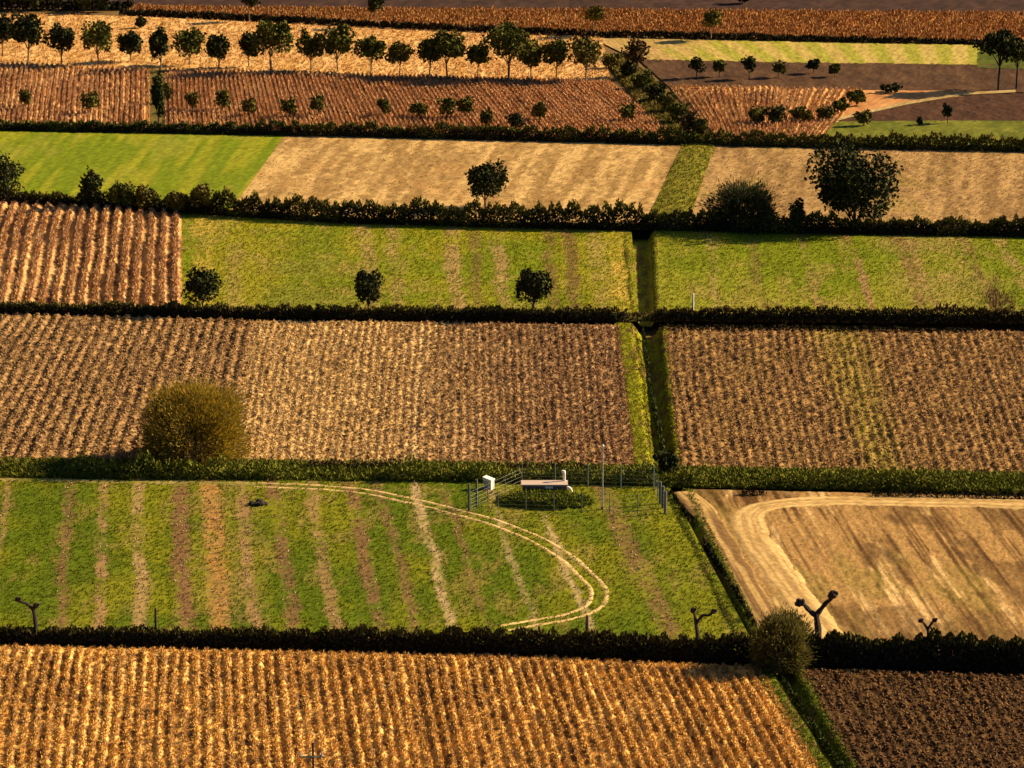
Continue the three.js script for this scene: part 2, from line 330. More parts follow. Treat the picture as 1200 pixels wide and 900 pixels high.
ditch('narrow ditch between the striped meadow and the sandy road', [[13.2, -328.75], [16.14, -326.79]], [[17.62, -281.93], [20.08, -279.41]], 0.3, 0.56, 0.8, [[0.1, 0.14, 0.012], [0.2, 0.21, 0.02]], 5000);
const bareTone = (U, V, u, v, x, z) => {
  const k = fbm(U * 0.07 + 2, V * 0.045 + 3), line = noise(U * 2.4, V * 0.035), fine = noise(U * 5.5, V * 0.12), f = noise(U * 3.2, V * 0.3);
  let c = mix3([0.36, 0.22, 0.075], [0.115, 0.06, 0.02], sst(0.4, 0.6, k * 0.4 + line * 0.33 + fine * 0.27));
  c = mix3(c, [0.2, 0.17, 0.03], 0.55 * sst(0.52, 0.66, fbm(U * 0.16 + 30, V * 0.07)) * (0.4 + 0.6 * fine));
  c = mix3(c, [0.62, 0.43, 0.18], 0.85 * sst(0.56, 0.7, f * 0.4 + noise(U * 0.9 + 3, V * 0.08) * 0.6) * sst(0.3, 0.6, fine));
  c = mix3(c, [0.085, 0.045, 0.016], 0.8 * sst(0.5, 0.6, fbm(U * 0.22 + 11, V * 0.13 + 8)) * (0.35 + 0.65 * f));
  return mul3(c, grainy(x, z));
};
const fB2 = land('bare_field', 'bare tan field with brown patches inside the bend of the sandy road', 'field', [[15.33, -327.35], [30.12, -326.24], [45, -324.86], [59.81, -323.76]], [[19.71, -279.62], [32.51, -278.58], [42.15, -277.76], [64.58, -276.53]],
  { du: 0.12, dv: 0.35, h: (U, V, u, v, x, z) => 0.05 * noise(U * 2.4, V * 0.06) + 0.14 * clods(x, z), c: bareTone });
strew('soil_clods', 'small clods and chaff on the bare tan field', 'soil', fB2, G.litter, M.straw, 6000, { size: [0.04, 0.09], tilt: 1.6, color: tops([[0.16, 0.09, 0.035], [0.45, 0.3, 0.12]], 0.3) });

// --- third band: ploughed fields
const ploughTone = (d, a, b) => (u, v, x, z) => mul3(mix3(mix3(d, a, sst(0.34, 0.64, noise(x * 2.5, z * 1.4))), b, 0.85 * sst(0.5, 0.75, noise(x * 4 + 8, z * 2.3))), grainy(x, z));
const fC = land('ploughed_field', 'brown ploughed field with slanting furrows behind the yellow bush', 'field', [[-66.15, -397.32], [-54.21, -396.12], [-26.88, -392.55]], [[-67.21, -335.34], [-46.2, -334.18], [-25.96, -333.31]],
  { du: 0.15, dv: 0.4, ...rowsField(36, 0.2, 0.4, ploughTone([0.1, 0.055, 0.022], [0.24, 0.14, 0.055], [0.4, 0.26, 0.11])) });
strew('soil_clods', 'brown clods on the slanting furrows behind the yellow bush', 'soil', fC, G.clod, M.clod, 15000, { rows: 36, spread: 0.5, size: [0.08, 0.32], tilt: 3, lift: 0.15, color: tops([[0.18, 0.1, 0.04], [0.4, 0.26, 0.11]], 0.3) });
strew('field_chaff', 'pale chaff caught on the slanting furrows behind the yellow bush', 'chaff', fC, G.litter, M.straw, 14000, { rows: 36, spread: 0.4, size: [0.1, 0.24], tilt: 1.5, color: tops([[0.3, 0.18, 0.07], [0.6, 0.42, 0.19]], 0.3) });
const fC2 = land('ploughed_field', 'pale tan ploughed field with cloddy rows in the middle', 'field', [[-26.88, -392.55], [-8.94, -391.77], [11.32, -390.6]], [[-25.96, -333.31], [-7.66, -332.45], [11.4, -331.87]],
  { du: 0.15, dv: 0.4, ...rowsField(50, 0.12, 0.42, (u, v, x, z) => {
    const left = sst(0.75, 0.3, u + 0.35 * (fbm(x * 0.15, z * 0.05) - 0.5));
    const t = ploughTone(mix3([0.11, 0.06, 0.025], [0.22, 0.13, 0.05], left), mix3([0.25, 0.145, 0.06], [0.42, 0.27, 0.1], left), mix3([0.4, 0.26, 0.12], [0.62, 0.44, 0.18], left))(u, v, x, z);
    const k = Math.abs(u - 0.455 - 0.006 * Math.sin(v * 7)) * 40; return k < 0.4 ? mix3(t, [0.62, 0.45, 0.2], 0.7) : t;
  }) });
strew('soil_clods', 'pale clods and chaff on the middle ploughed field', 'soil', fC2, G.clod, M.clod, 9000, { size: [0.08, 0.3], tilt: 3, lift: 0.15, color: u => mul3(mix3([0.5, 0.34, 0.16], [0.25, 0.14, 0.075], sst(0.2, 0.8, u + rr(-0.3, 0.3))), rr(0.6, 1.3)) });
strew('field_chaff', 'pale chaff lying on the middle ploughed field', 'chaff', fC2, G.litter, M.straw, 22000, { rows: 50, spread: 0.4, size: [0.1, 0.26], tilt: 1.5, color: u => mul3(mix3([0.66, 0.48, 0.2], [0.38, 0.23, 0.1], sst(0.2, 0.8, u + rr(-0.3, 0.3))), rr(0.6, 1.25)) });
ditch('narrow ditch with bright green verges between the two brown ploughed fields', [[10.73, -391.77], [16.39, -390.21]], [[10.84, -331.02], [15.39, -330.45]], 0.42, 0.78, 1.25, [[0.2, 0.22, 0.01], [0.27, 0.26, 0.014]], 6000);
const weedy = (u, v) => Math.exp(-Math.pow((u - 0.33 - 0.02 * v) / (0.05 - 0.02 * v), 2));
const fC3 = land('ploughed_field', 'brown ploughed field with a green weedy streak down it', 'field', [[15.66, -389.82], [35.5, -388.66], [48.72, -387.9], [70.67, -386.75]], [[14.96, -331.02], [30.43, -329.88], [45.54, -329.03], [68.09, -327.91]],
  { du: 0.16, dv: 0.4, ...rowsField(62, 0.12, 0.42, (u, v, x, z, U, V) => {
    const t = ploughTone([0.09, 0.05, 0.02], [0.22, 0.13, 0.045], [0.36, 0.22, 0.08])(u, v, x, z);
    return mix3(t, mul3([0.26, 0.2, 0.035], grainy(x, z)), Math.min(0.85, weedy(u, v) * 1.2 + 0.25 * sst(0.5, 0.8, fbm(U * 0.12, V * 0.05 + 7))) * (0.4 + 0.6 * noise(x * 2, z * 0.8)));
  }) });
strew('soil_clods', 'brown clods on the ploughed field with the green weedy streak', 'soil', fC3, G.clod, M.clod, 11000, { size: [0.08, 0.3], tilt: 3, lift: 0.15, color: tops([[0.15, 0.08, 0.04], [0.34, 0.21, 0.1]], 0.3) });

strew('field_chaff', 'pale chaff lying on the ploughed field with the green weedy streak', 'chaff', fC3, G.litter, M.straw, 20000, { rows: 62, spread: 0.4, size: [0.1, 0.24], tilt: 1.5, color: (u, v) => mul3(mix3([0.46, 0.29, 0.11], [0.34, 0.3, 0.05], weedy(u, v)), rr(0.5, 1.3)) });

// --- fourth band: standing stubble rows, two light meadows
const fD = land('maize_stubble_field', 'rust brown stubble field with bold straight rows beside a light meadow', 'field', [[-72.74, -459.03], [-62.01, -456.41], [-39.35, -448.7]], [[-68.15, -398.53], [-54.47, -398.12], [-35.13, -398.12]],
  { du: 0.16, dv: 0.45, ...rowsField(23, 0.42, 0.12, stubbleTone([0.44, 0.25, 0.085], [0.56, 0.36, 0.15], [0.2, 0.1, 0.04])) });
strew('maize_stubble', 'rust brown stalks standing in bold straight rows', 'stubble', fD, G.stalk, M.straw, 16000, { rows: 23, spread: 0.24, size: [0.2, 0.5], tilt: 0.8, color: tops([[0.46, 0.24, 0.09], [0.6, 0.4, 0.2]]) });
const tanS = [0.36, 0.25, 0.09], yel = [0.5, 0.36, 0.06];
const sD = [[0.05, 1.2, yel, 0.5], [0.12, 0.9, tanS, 0.35], [0.42, 0.8, tanS, 0.5], [0.48, 0.7, tanS, 0.45], [0.61, 0.8, tanS, 0.75], [0.655, 0.6, bare, 0.45], [0.71, 0.7, tanS, 0.75], [0.82, 0.6, bare, 0.55], [0.865, 0.7, bare, 0.6], [0.92, 0.9, tanS, 0.4], [0.965, 0.9, yel, 0.9], [0.3, 6, tanS, 0.15]];
const lightG = [0.165, 0.21, 0.008], lightY = [0.26, 0.255, 0.013];
const fD2 = land('meadow', 'light green meadow with faint tan stripes behind three small round trees', 'meadow', [[-39.35, -448.7], [-20.08, -442.7], [0, -440.25], [13.92, -438.31]], [[-35.13, -398.12], [-18.05, -395.72], [0, -394.92], [13.4, -394.13]], { du: 0.22, dv: 0.5, h: meadowH, c: sward(lightG, lightY, [0.34, 0.27, 0.06], sD.map(([a, w, c, k]) => [a, w * 1.35, c, Math.min(0.95, k * 1.35)]), 44) });
strew('meadow_grass', 'short grass of the light green meadow behind three small round trees', 'grass', fD2, G.tuft, M.grass, 24000, { size: [0.1, 0.22], tilt: 0.8, color: tops([lightG, lightY], 0.3) });
ditch('narrow dark ditch dividing the two light green meadows', [[12.86, -439.28], [16.91, -438.31]], [[12.61, -394.92], [15.65, -394.13]], 0.2, 0.8, 1.1, [[0.16, 0.19, 0.016], [0.3, 0.28, 0.03]], 2500);
const sD3 = [[0.1, 0.7, tanS, 0.4], [0.18, 0.6, bare, 0.35], [0.275, 0.5, hay, 0.5], [0.36, 0.5, hay, 0.7], [0.45, 0.8, bare, 0.6], [0.47, 0.4, hay, 0.6], [0.57, 0.7, bare, 0.5], [0.64, 0.7, tanS, 0.5], [0.75, 0.7, bare, 0.4], [0.5, 6, tanS, 0.3]];
const fD3 = land('meadow', 'light green meadow with thin brown wheel lines right of the dark ditch', 'meadow', [[16.53, -438.79], [39.65, -436.86], [59.29, -435.42], [78.81, -434]], [[15.38, -394.13], [35.9, -393.34], [56.44, -392.55], [78.69, -391.77]], { du: 0.22, dv: 0.5, h: meadowH, c: sward(lightG, [0.24, 0.25, 0.02], [0.32, 0.25, 0.06], sD3.map(([a, w, c, k]) => [a, w * 1.35, c, Math.min(0.95, k * 1.4)]), 62) });
fD3.mesh.userData.label = 'light green meadow with thin brown wheel lines below the largest round tree';
strew('meadow_grass', 'short grass of the meadow below the largest round tree', 'grass', fD3, G.tuft, M.grass, 26000, { size: [0.1, 0.22], tilt: 0.8, color: tops([lightG, lightY], 0.3) });

// --- fifth band: young crop and two tan fields
const cropTone = (U, V, u, v, x, z) => mul3(mix3(mix3([0.15, 0.205, 0.008], [0.23, 0.25, 0.014], sst(0.35, 0.7, noise(U * 0.9, V * 0.06))), [0.3, 0.28, 0.04], 0.4 * sst(0.55, 0.8, fbm(x * 0.2, z * 0.08))), grainy(x, z));
land('young_crop_field', 'smooth bright green young crop field', 'field', [[-80.11, -507.89], [-68.42, -505.98], [-29.93, -500.94]], [[-81.82, -457.45], [-61.6, -453.29], [-42.89, -450.73], [-33.89, -447.69]], { du: 0.3, dv: 0.6, h: (U, V, u, v, x, z) => 0.012 * Math.cos(U * 4.2) + 0.1 * clods(x, z), c: cropTone });
const tanTone = (a, b, s) => (U, V, u, v, x, z) => mul3(mix3(mix3(a, b, sst(0.3, 0.7, noise(U * 1.1, V * 0.05) * 0.6 + noise(x * 1.4, z * 0.7) * 0.4)), s, 0.5 * sst(0.55, 0.75, fbm(U * 0.12 + 5, V * 0.1))), grainy(x, z));
const fE = land('tan_stubble_field', 'smooth pale tan stubble field behind the lone round tree', 'field', [[-29.93, -500.94], [0, -497.22], [23.16, -493.56]], [[-33.89, -447.69], [-10.02, -441.72], [15.65, -439.28]], { du: 0.25, dv: 0.55, h: (U, V, u, v, x, z) => 0.03 * noise(U * 1.3, V * 0.1) + 0.16 * clods(x, z), c: tanTone([0.3, 0.19, 0.065], [0.54, 0.37, 0.14], [0.42, 0.25, 0.085]) });
strew('straw_litter', 'pale chaff on the tan field behind the lone round tree', 'litter', fE, G.litter, M.straw, 7000, { size: [0.07, 0.15], tilt: 1.5, color: tops([[0.42, 0.28, 0.1], [0.62, 0.44, 0.18]], 0.25) });
const vE = land('grass_verge', 'green grass verge between the two tan stubble fields', 'verge', [[22.43, -494.77], [26.44, -492.35]], [[15.26, -439.76], [20.19, -438.31]], { du: 0.3, dv: 0.6, rim: 0, y: 0.05, h: (U, V, u, v, x, z) => 0.15 * Math.sin(u * 3.14) + 0.2 * clods(x, z), c: (U, V, u, v, x, z) => mul3(mix3([0.13, 0.15, 0.012], [0.27, 0.23, 0.03], fbm(x * 0.5, z * 0.2)), grainy(x, z)) });
strew('verge_grass', 'long grass on the verge between the two tan stubble fields', 'grass', vE, G.tuft, M.grass, 2200, { size: [0.12, 0.32], tilt: 1, color: tops([[0.14, 0.16, 0.012], [0.27, 0.24, 0.03]], 0.3) });
const fE2 = land('tan_stubble_field', 'brownish tan stubble field behind the largest round tree', 'field', [[26.03, -492.95], [66.19, -488.75], [87.95, -486.97]], [[19.79, -438.31], [39.65, -436.86], [59.29, -435.42], [78.81, -434]], { du: 0.25, dv: 0.55, h: (U, V, u, v, x, z) => 0.03 * noise(U * 1.3, V * 0.1) + 0.2 * clods(x, z), c: tanTone([0.24, 0.15, 0.055], [0.4, 0.26, 0.1], [0.28, 0.21, 0.05]) });
strew('straw_litter', 'brown chaff on the tan field behind the largest round tree', 'litter', fE2, G.litter, M.straw, 9000, { size: [0.08, 0.17], tilt: 1.5, color: tops([[0.24, 0.14, 0.07], [0.5, 0.34, 0.16]], 0.35) });

// --- sixth band: orange maize stubble with saplings, mixed plots to the right
land('plain', 'brown grassy plain between the far plots', 'ground', [[-140.43, -700.92], [0, -700.92], [140.43, -700.92]], [[-91.11, -505.34], [-22.59, -500.94], [22.32, -494.77], [88.05, -487.56]], { du: 2, dv: 3, rim: 0, y: -0.12, h: (U, V, u, v, x, z) => 0.1 * (fbm(x * 0.1, z * 0.1) - 0.5), c: (U, V, u, v, x, z) => mul3(mix3([0.14, 0.1, 0.03], [0.2, 0.12, 0.05], fbm(x * 0.2, z * 0.1)), 0.85 + 0.3 * hash(Math.round(x), Math.round(z))) });
const orangeTone = stubbleTone([0.48, 0.25, 0.09], [0.58, 0.36, 0.15], [0.22, 0.11, 0.045]);
const fF = land('maize_stubble_field', 'reddish maize stubble field with close rows, left of the dark narrow tree', 'field', [[-84.19, -559.94], [-75.1, -557.63], [-52.46, -552.32]], [[-78.77, -506.61], [-68.33, -505.34], [-47.95, -502.82]], { du: 0.16, dv: 0.8, ...rowsField(42, 0.34, 0.08, orangeTone) });
fF.mesh.userData.label = 'small reddish maize stubble plot ending at the narrow dark tree';
const stalkO = tops([[0.5, 0.25, 0.1], [0.62, 0.4, 0.2]]);
strew('maize_stubble', 'reddish stalks in the small plot ending at the narrow dark tree', 'stubble', fF, G.stalk, M.straw, 11000, { rows: 42, spread: 0.24, size: [0.2, 0.5], color: stalkO });
const fF2 = land('maize_stubble_field', 'long reddish maize stubble field with saplings, in front of the tree row', 'field', [[-50.6, -552.32], [-24.61, -547.84], [0, -544.16], [14.11, -541.25]], [[-46.25, -502.82], [-11.24, -498.45], [22.32, -494.77]], { du: 0.16, dv: 0.8, ...rowsField(104, 0.34, 0.08, orangeTone) });
strew('maize_stubble', 'reddish stalks standing between the saplings of the long field', 'stubble', fF2, G.stalk, M.straw, 34000, { rows: 104, spread: 0.24, size: [0.2, 0.5], color: stalkO });
const vF0 = land('grass_verge', 'grassy strip with a narrow dark tree between the reddish stubble fields', 'verge', [[-52.78, -553.07], [-50.35, -552.32]], [[-48.23, -503.44], [-46.02, -502.82]], { du: 0.3, dv: 0.8, rim: 0, y: 0.03, h: (U, V, u, v, x, z) => 0.15 * Math.sin(u * 3.14) + 0.2 * clods(x, z), c: (U, V, u, v, x, z) => mul3(mix3([0.1, 0.09, 0.02], [0.22, 0.16, 0.04], fbm(x, z * 0.3)), grainy(x, z)) });
const vF = land('grass_verge', 'slanting grassy verge lined with dark bushes', 'verge', [[13.17, -564.61], [17.43, -563.05]], [[20.56, -495.38], [26.69, -492.95]], { du: 0.3, dv: 0.8, rim: 0, y: 0.03, h: (U, V, u, v, x, z) => 0.2 * Math.sin(u * 3.14) + 0.25 * clods(x, z), c: (U, V, u, v, x, z) => mul3(u < 0.22 && u > 0.08 ? [0.42, 0.34, 0.17] : mix3([0.13, 0.12, 0.02], [0.26, 0.2, 0.05], fbm(x * 0.6, z * 0.2)), grainy(x, z)) });
strew('verge_grass', 'rough grass on the slanting verge lined with dark bushes', 'grass', vF, G.tuft, M.grass, 3500, { size: [0.25, 0.7], color: tops([[0.1, 0.1, 0.015], [0.28, 0.22, 0.05]], 0.3) });
const fF3 = land('maize_stubble_field', 'orange maize stubble plot enclosed by two slanting lines of bushes', 'field', [[22.27, -538.37], [36.21, -536.94], [49.78, -534.81]], [[26.31, -494.16], [33.37, -492.95], [39.77, -492.35]], { du: 0.2, dv: 0.7, ...rowsField(32, 0.34, 0.08, stubbleTone([0.52, 0.27, 0.085], [0.6, 0.38, 0.14], [0.24, 0.12, 0.045])) });
strew('maize_stubble', 'orange stalks in the plot between two lines of bushes', 'stubble', fF3, G.stalk, M.straw, 9000, { rows: 32, spread: 0.26, size: [0.2, 0.5], color: stalkO });
const brownTone = (a, b) => (U, V, u, v, x, z) => mul3(mix3(a, b, noise(x * 0.8, z * 0.3)), grainy(x, z));
const rough = (U, V, u, v, x, z) => 0.25 * clods(x, z);
land('ploughed_field', 'dull brown ploughed strip with a few young trees', 'field', [[18.67, -562.27], [43.92, -559.17], [68.84, -557.63], [99.86, -556.11]], [[22.24, -537.66], [48.1, -534.81], [70.76, -533.4], [95.71, -532]], { du: 0.3, dv: 0.8, y: 0.02, h: rough, c: brownTone([0.06, 0.033, 0.018], [0.11, 0.062, 0.03]) });
land('hay_field', 'pale yellow green hay field with faint slanting mown stripes', 'field', [[11.27, -584.91], [32.53, -580.74], [51.77, -577.44], [70.73, -575.81]], [[18.39, -561.49], [43.86, -558.4], [68.25, -556.87]], { du: 0.3, dv: 0.8, y: 0.03, h: rough, c: (U, V, u, v, x, z) => mul3(mix3(mix3([0.31, 0.3, 0.04], [0.42, 0.33, 0.085], sst(0.35, 0.65, 0.5 + 0.5 * Math.sin(U * 1.35))), [0.4, 0.26, 0.1], u < 0.36 ? 0.75 * sst(0.42, 0.6, (0.36 - u) * 1.6 + 0.7 * (1 - v) * 0.5 + 0.2 * noise(x * 0.3, z * 0.1)) : 0), grainy(x, z)) });
land('grass_plot', 'dark green grass plot under the tall spreading trees', 'meadow', [[70.57, -576.62], [102.98, -574.18]], [[67.64, -553.83], [99.08, -551.57]], { du: 0.5, dv: 1, y: 0.04, h: rough, c: brownTone([0.05, 0.075, 0.01], [0.09, 0.11, 0.014]) });
land('maize_stubble_field', 'thin sliver of bright orange stubble beside a pale path', 'field', [[49.54, -534.81], [68.45, -534.11]], [[37.58, -505.34], [46.28, -513.72], [54.45, -523.72], [63.17, -529.91]], { du: 0.3, dv: 0.6, y: 0.05, h: rough, c: brownTone([0.38, 0.17, 0.06], [0.55, 0.3, 0.11]) });
land('ploughed_field', 'maroon brown ploughed wedge above the dull green strip', 'field', [[44.33, -511.11], [54.38, -523.05], [63.25, -530.6], [74.27, -532.7], [95.95, -533.4]], [[44.11, -508.53], [52.94, -508.53], [60.73, -508.53], [71.04, -508.53], [91.55, -507.89]], { du: 0.3, dv: 0.6, y: 0.07, h: rough, c: brownTone([0.05, 0.026, 0.016], [0.09, 0.045, 0.024]) });
land('dirt_path', 'pale dirt path along the maroon ploughed wedge', 'path', [[38.77, -505.98], [46.45, -515.69], [54.58, -525.09], [63.49, -532.7], [70.94, -534.81]], [[39.08, -504.08], [46.25, -513.39], [54.35, -522.71], [63.25, -530.6], [70.67, -532.7]], { du: 0.5, dv: 0.4, y: 0.12, h: rough, c: brownTone([0.3, 0.22, 0.08], [0.45, 0.34, 0.15]) });
const fF9 = land('grass_strip', 'dull green grass strip in front of the maroon ploughed wedge', 'meadow', [[33.96, -502.19], [44.22, -509.82], [57.5, -510.47], [91.88, -509.82]], [[31.11, -492.35], [44.28, -490.54], [66.11, -488.15], [87.84, -486.38]], { du: 0.4, dv: 0.7, y: 0.1, h: rough, c: brownTone([0.1, 0.12, 0.014], [0.17, 0.18, 0.024]) });

// --- behind: golden field with the tree row, far fields
const fG = land('straw_field', 'bright golden straw field under the long row of trees', 'field', [[-91.2, -608.46], [-60.81, -603.97], [-19.88, -591.7], [13.83, -582.4]], [[-83.75, -556.87], [-52.32, -550.82], [-24.55, -546.36], [14.07, -539.81]], { du: 0.3, dv: 0.9, y: 0.02, h: rough, c: tanTone([0.56, 0.33, 0.1], [0.7, 0.46, 0.18], [0.6, 0.33, 0.12]) });
strew('straw_litter', 'golden straw on the field under the long row of trees', 'litter', fG, G.litter, M.straw, 16000, { size: [0.15, 0.35], tilt: 1.5, color: tops([[0.55, 0.31, 0.1], [0.72, 0.48, 0.2]], 0.25) });
const fH = land('maize_field', 'far rust orange maize field behind a thin dark hedge', 'field', [[-61.01, -613.03], [-20.48, -610.28], [13.63, -609.37], [54.37, -607.56], [108.27, -604.86]], [[-60.99, -605.76], [-19.93, -593.43], [13.09, -584.07], [51.91, -579.09], [102.7, -572.57]], { du: 0.4, dv: 0.8, y: 0.02, h: (U, V, u, v, x, z) => 0.3 * noise(U * 1.2, V * 0.5), c: brownTone([0.2, 0.1, 0.035], [0.42, 0.21, 0.065]) });
strew('maize_stalks', 'rust orange maize stalks of the far field', 'maize', fH, G.stalk, M.straw, 24000, { size: [0.3, 0.8], tilt: 0.6, keep: (u, v) => u > 0.12 || rnd() < 0.4, color: tops([[0.34, 0.16, 0.05], [0.5, 0.27, 0.08]], 0.3) });
land('ploughed_field', 'farthest dark purple brown ploughed field', 'field', [[-139.29, -695.02], [139.29, -695.02]], [[-123.92, -615.8], [-60.32, -613.03], [-20.48, -610.28], [54.37, -607.56], [121.63, -603.97]], { du: 0.6, dv: 1.2, y: -0.02, h: rough, c: brownTone([0.04, 0.024, 0.018], [0.07, 0.04, 0.027]) });

// --- hedge banks: low rough strips that the hedges grow on
function bank(label, line, dn, df, n, pal) {
  const far = line.map(([x, z]) => [x, z - df]), near = line.map(([x, z]) => [x, z + dn]);
  const b = land('hedge_bank', label, 'bank', far, near, { du: 0.35, dv: 0.3, rim: 0, y: -0.05, h: (U, V, u, v, x, z) => 0.25 * Math.sin(v * 3.14) + 0.2 * clods(x, z), c: (U, V, u, v, x, z) => mul3(mix3(pal[0], pal[1], fbm(x * 0.6, z * 0.4)), grainy(x, z)) });
  strew('bank_grass', 'rough grass on the ' + label, 'grass', b, G.tuft, M.grass, n, { size: [0.2, 0.55], color: tops(pal, 0.35) });
  return line;
}
const dull = [[0.075, 0.07, 0.016], [0.15, 0.12, 0.03]], lush = [[0.1, 0.12, 0.014], [0.2, 0.21, 0.024]];
const L1 = bank('bank under the black hedge', [[-53.15, -285.13], [-39.72, -284.06], [-13.18, -282.56], [0, -281.5], [18.58, -279.41], [38.91, -277.76], [52.99, -276.73]], 0.8, 1.2, 5000, dull);
const L2 = bank('green bank above the striped meadow', [[-63.09, -333.89], [-46.02, -332.73], [-22.97, -332.16], [-3.06, -331.3], [15.22, -329.88], [45.39, -327.91], [64.05, -326.51]], 1.8, 4.5, 22000, lush);
const L3 = bank('bank under the hedge with three small round trees', [[-72.77, -398.93], [-54.37, -397.32], [-18.02, -394.92], [10.78, -393.73], [35.87, -392.95], [53.75, -392.55], [73.32, -391.77]], 1.2, 1.6, 8000, dull);
const L4 = bank('bank under the hedge with the largest round tree', [[-78.28, -461.15], [-61.94, -455.88], [-42.94, -451.24], [-20.14, -444.19], [0, -441.23], [19.95, -439.76], [29.83, -438.31], [59.42, -436.38], [80.95, -434.95]], 0.9, 1.4, 7000, dull);
const L5 = bank('bank under the hedge in front of the reddish stubble', [[-85.73, -507.25], [-68.25, -504.71], [-22.56, -500.31], [22.3, -494.16], [66.27, -489.34], [87.95, -486.97]], 1.3, 1.6, 9000, dull);

// --- hedges
setSeed(7001);
const hp = [[0.03, 0.028, 0.012], [0.045, 0.045, 0.014], [0.022, 0.018, 0.012]], ht = [[0.1, 0.09, 0.02], [0.06, 0.06, 0.015]];  // ht: hedge tops, paler as if sunlit
const hp2 = [[0.05, 0.07, 0.014], [0.035, 0.045, 0.012], [0.08, 0.09, 0.016]];
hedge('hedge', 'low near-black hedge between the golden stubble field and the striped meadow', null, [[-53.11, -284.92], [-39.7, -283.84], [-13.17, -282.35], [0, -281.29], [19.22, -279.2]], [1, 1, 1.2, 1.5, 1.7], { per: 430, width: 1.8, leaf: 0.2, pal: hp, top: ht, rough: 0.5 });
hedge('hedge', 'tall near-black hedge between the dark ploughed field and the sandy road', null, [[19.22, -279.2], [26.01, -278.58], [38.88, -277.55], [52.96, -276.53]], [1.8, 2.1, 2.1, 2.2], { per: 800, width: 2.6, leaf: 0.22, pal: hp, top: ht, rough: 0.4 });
hedge('weed_bank', 'knee-high green weeds on the bank behind the striped meadow and fenced plot', null, [[-62.94, -333.02], [-45.91, -331.87], [-22.92, -331.3], [-3.05, -330.45], [14.42, -329.03]], [1, 1.1, 1, 1.1], { per: 170, width: 2.2, leaf: 0.17, pal: [[0.09, 0.11, 0.016], [0.06, 0.08, 0.012], [0.14, 0.15, 0.02]], top: [[0.22, 0.22, 0.025], [0.14, 0.16, 0.02]], rough: 0.9, gaps: 0.3, lump: 0.9, mixed: true });
hedge('weed_bank', 'knee-high green weeds on the bank behind the sandy road', null, [[14.8, -329.03], [30.26, -327.91], [45.28, -327.07], [63.9, -325.68]], [1.1, 1.1, 1], { per: 170, width: 2.2, leaf: 0.17, pal: [[0.09, 0.11, 0.016], [0.06, 0.08, 0.012], [0.14, 0.15, 0.02]], top: [[0.22, 0.22, 0.025], [0.14, 0.16, 0.02]], rough: 0.9, gaps: 0.3, lump: 0.9, mixed: true });
hedge('hedge', 'thin dark line of weeds beside the far side of the sandy road', null, [[18.78, -325.41], [30, -324.86], [44.89, -324.03], [59.67, -322.94]], [0.4, 0.5, 0.45, 0.4], { per: 80, width: 0.8, leaf: 0.14, pal: hp, gaps: 0.3 });
hedge('hedge', 'ragged brown weeds along the foot of the pale tan ploughed field', null, [[-26.03, -334.18], [-7.68, -333.31], [11.12, -332.73]], [0.6, 0.7, 0.6], { per: 90, width: 1, leaf: 0.18, pal: PAL.brown, gaps: 0.35, rough: 0.8 });
hedge('hedge', 'dark weeds along the foot of the ploughed field with a weedy streak', null, [[15.3, -331.87], [30.53, -331.02], [45.65, -329.88], [64.46, -328.75]], [0.6, 0.7, 0.5], { per: 90, width: 1, leaf: 0.18, pal: hp, gaps: 0.4, rough: 0.8 });
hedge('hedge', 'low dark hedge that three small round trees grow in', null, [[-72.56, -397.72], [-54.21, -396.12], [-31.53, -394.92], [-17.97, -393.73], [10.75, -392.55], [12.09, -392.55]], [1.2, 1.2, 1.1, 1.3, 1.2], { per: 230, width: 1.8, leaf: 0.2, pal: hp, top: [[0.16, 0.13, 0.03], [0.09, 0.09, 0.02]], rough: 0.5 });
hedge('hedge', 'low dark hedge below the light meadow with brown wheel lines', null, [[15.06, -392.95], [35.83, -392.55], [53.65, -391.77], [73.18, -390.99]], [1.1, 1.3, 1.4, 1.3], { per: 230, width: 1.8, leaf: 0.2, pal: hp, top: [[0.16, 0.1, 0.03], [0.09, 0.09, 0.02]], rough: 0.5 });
hedge('hedge', 'thin weed line along the head of the ploughed field with a weedy streak', null, [[15.26, -388.66], [35.43, -387.9], [47.75, -387.13]], [0.45, 0.5, 0.4], { per: 90, width: 0.8, leaf: 0.15, pal: hp, rough: 0.5 });
hedge('hedge', 'overgrown dark hedge with bushes beside the bright green crop', null, [[-78.19, -460.62], [-61.87, -455.36], [-42.89, -450.73], [-39.19, -449.2]], [1.3, 1.3, 1.4, 1.5], { per: 260, width: 2.2, leaf: 0.22, pal: hp, top: PAL.olive, rough: 0.6 });
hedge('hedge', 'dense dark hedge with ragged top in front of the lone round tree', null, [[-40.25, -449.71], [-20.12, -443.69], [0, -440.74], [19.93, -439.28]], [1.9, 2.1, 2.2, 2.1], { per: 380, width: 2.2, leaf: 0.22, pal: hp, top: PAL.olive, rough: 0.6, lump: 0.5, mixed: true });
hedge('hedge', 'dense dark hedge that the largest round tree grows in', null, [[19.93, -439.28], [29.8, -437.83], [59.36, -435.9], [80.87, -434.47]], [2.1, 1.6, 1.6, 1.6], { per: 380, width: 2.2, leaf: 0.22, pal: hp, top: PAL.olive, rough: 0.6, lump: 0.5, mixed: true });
hedge('hedge', 'low dark hedge between the bright green crop and reddish stubble', null, [[-85.62, -506.61], [-68.17, -504.08], [-33.88, -500.94]], [0.9, 1, 1.1], { per: 170, width: 1.8, leaf: 0.24, pal: hp, top: PAL.green, rough: 0.7, lump: 0.5, mixed: true });
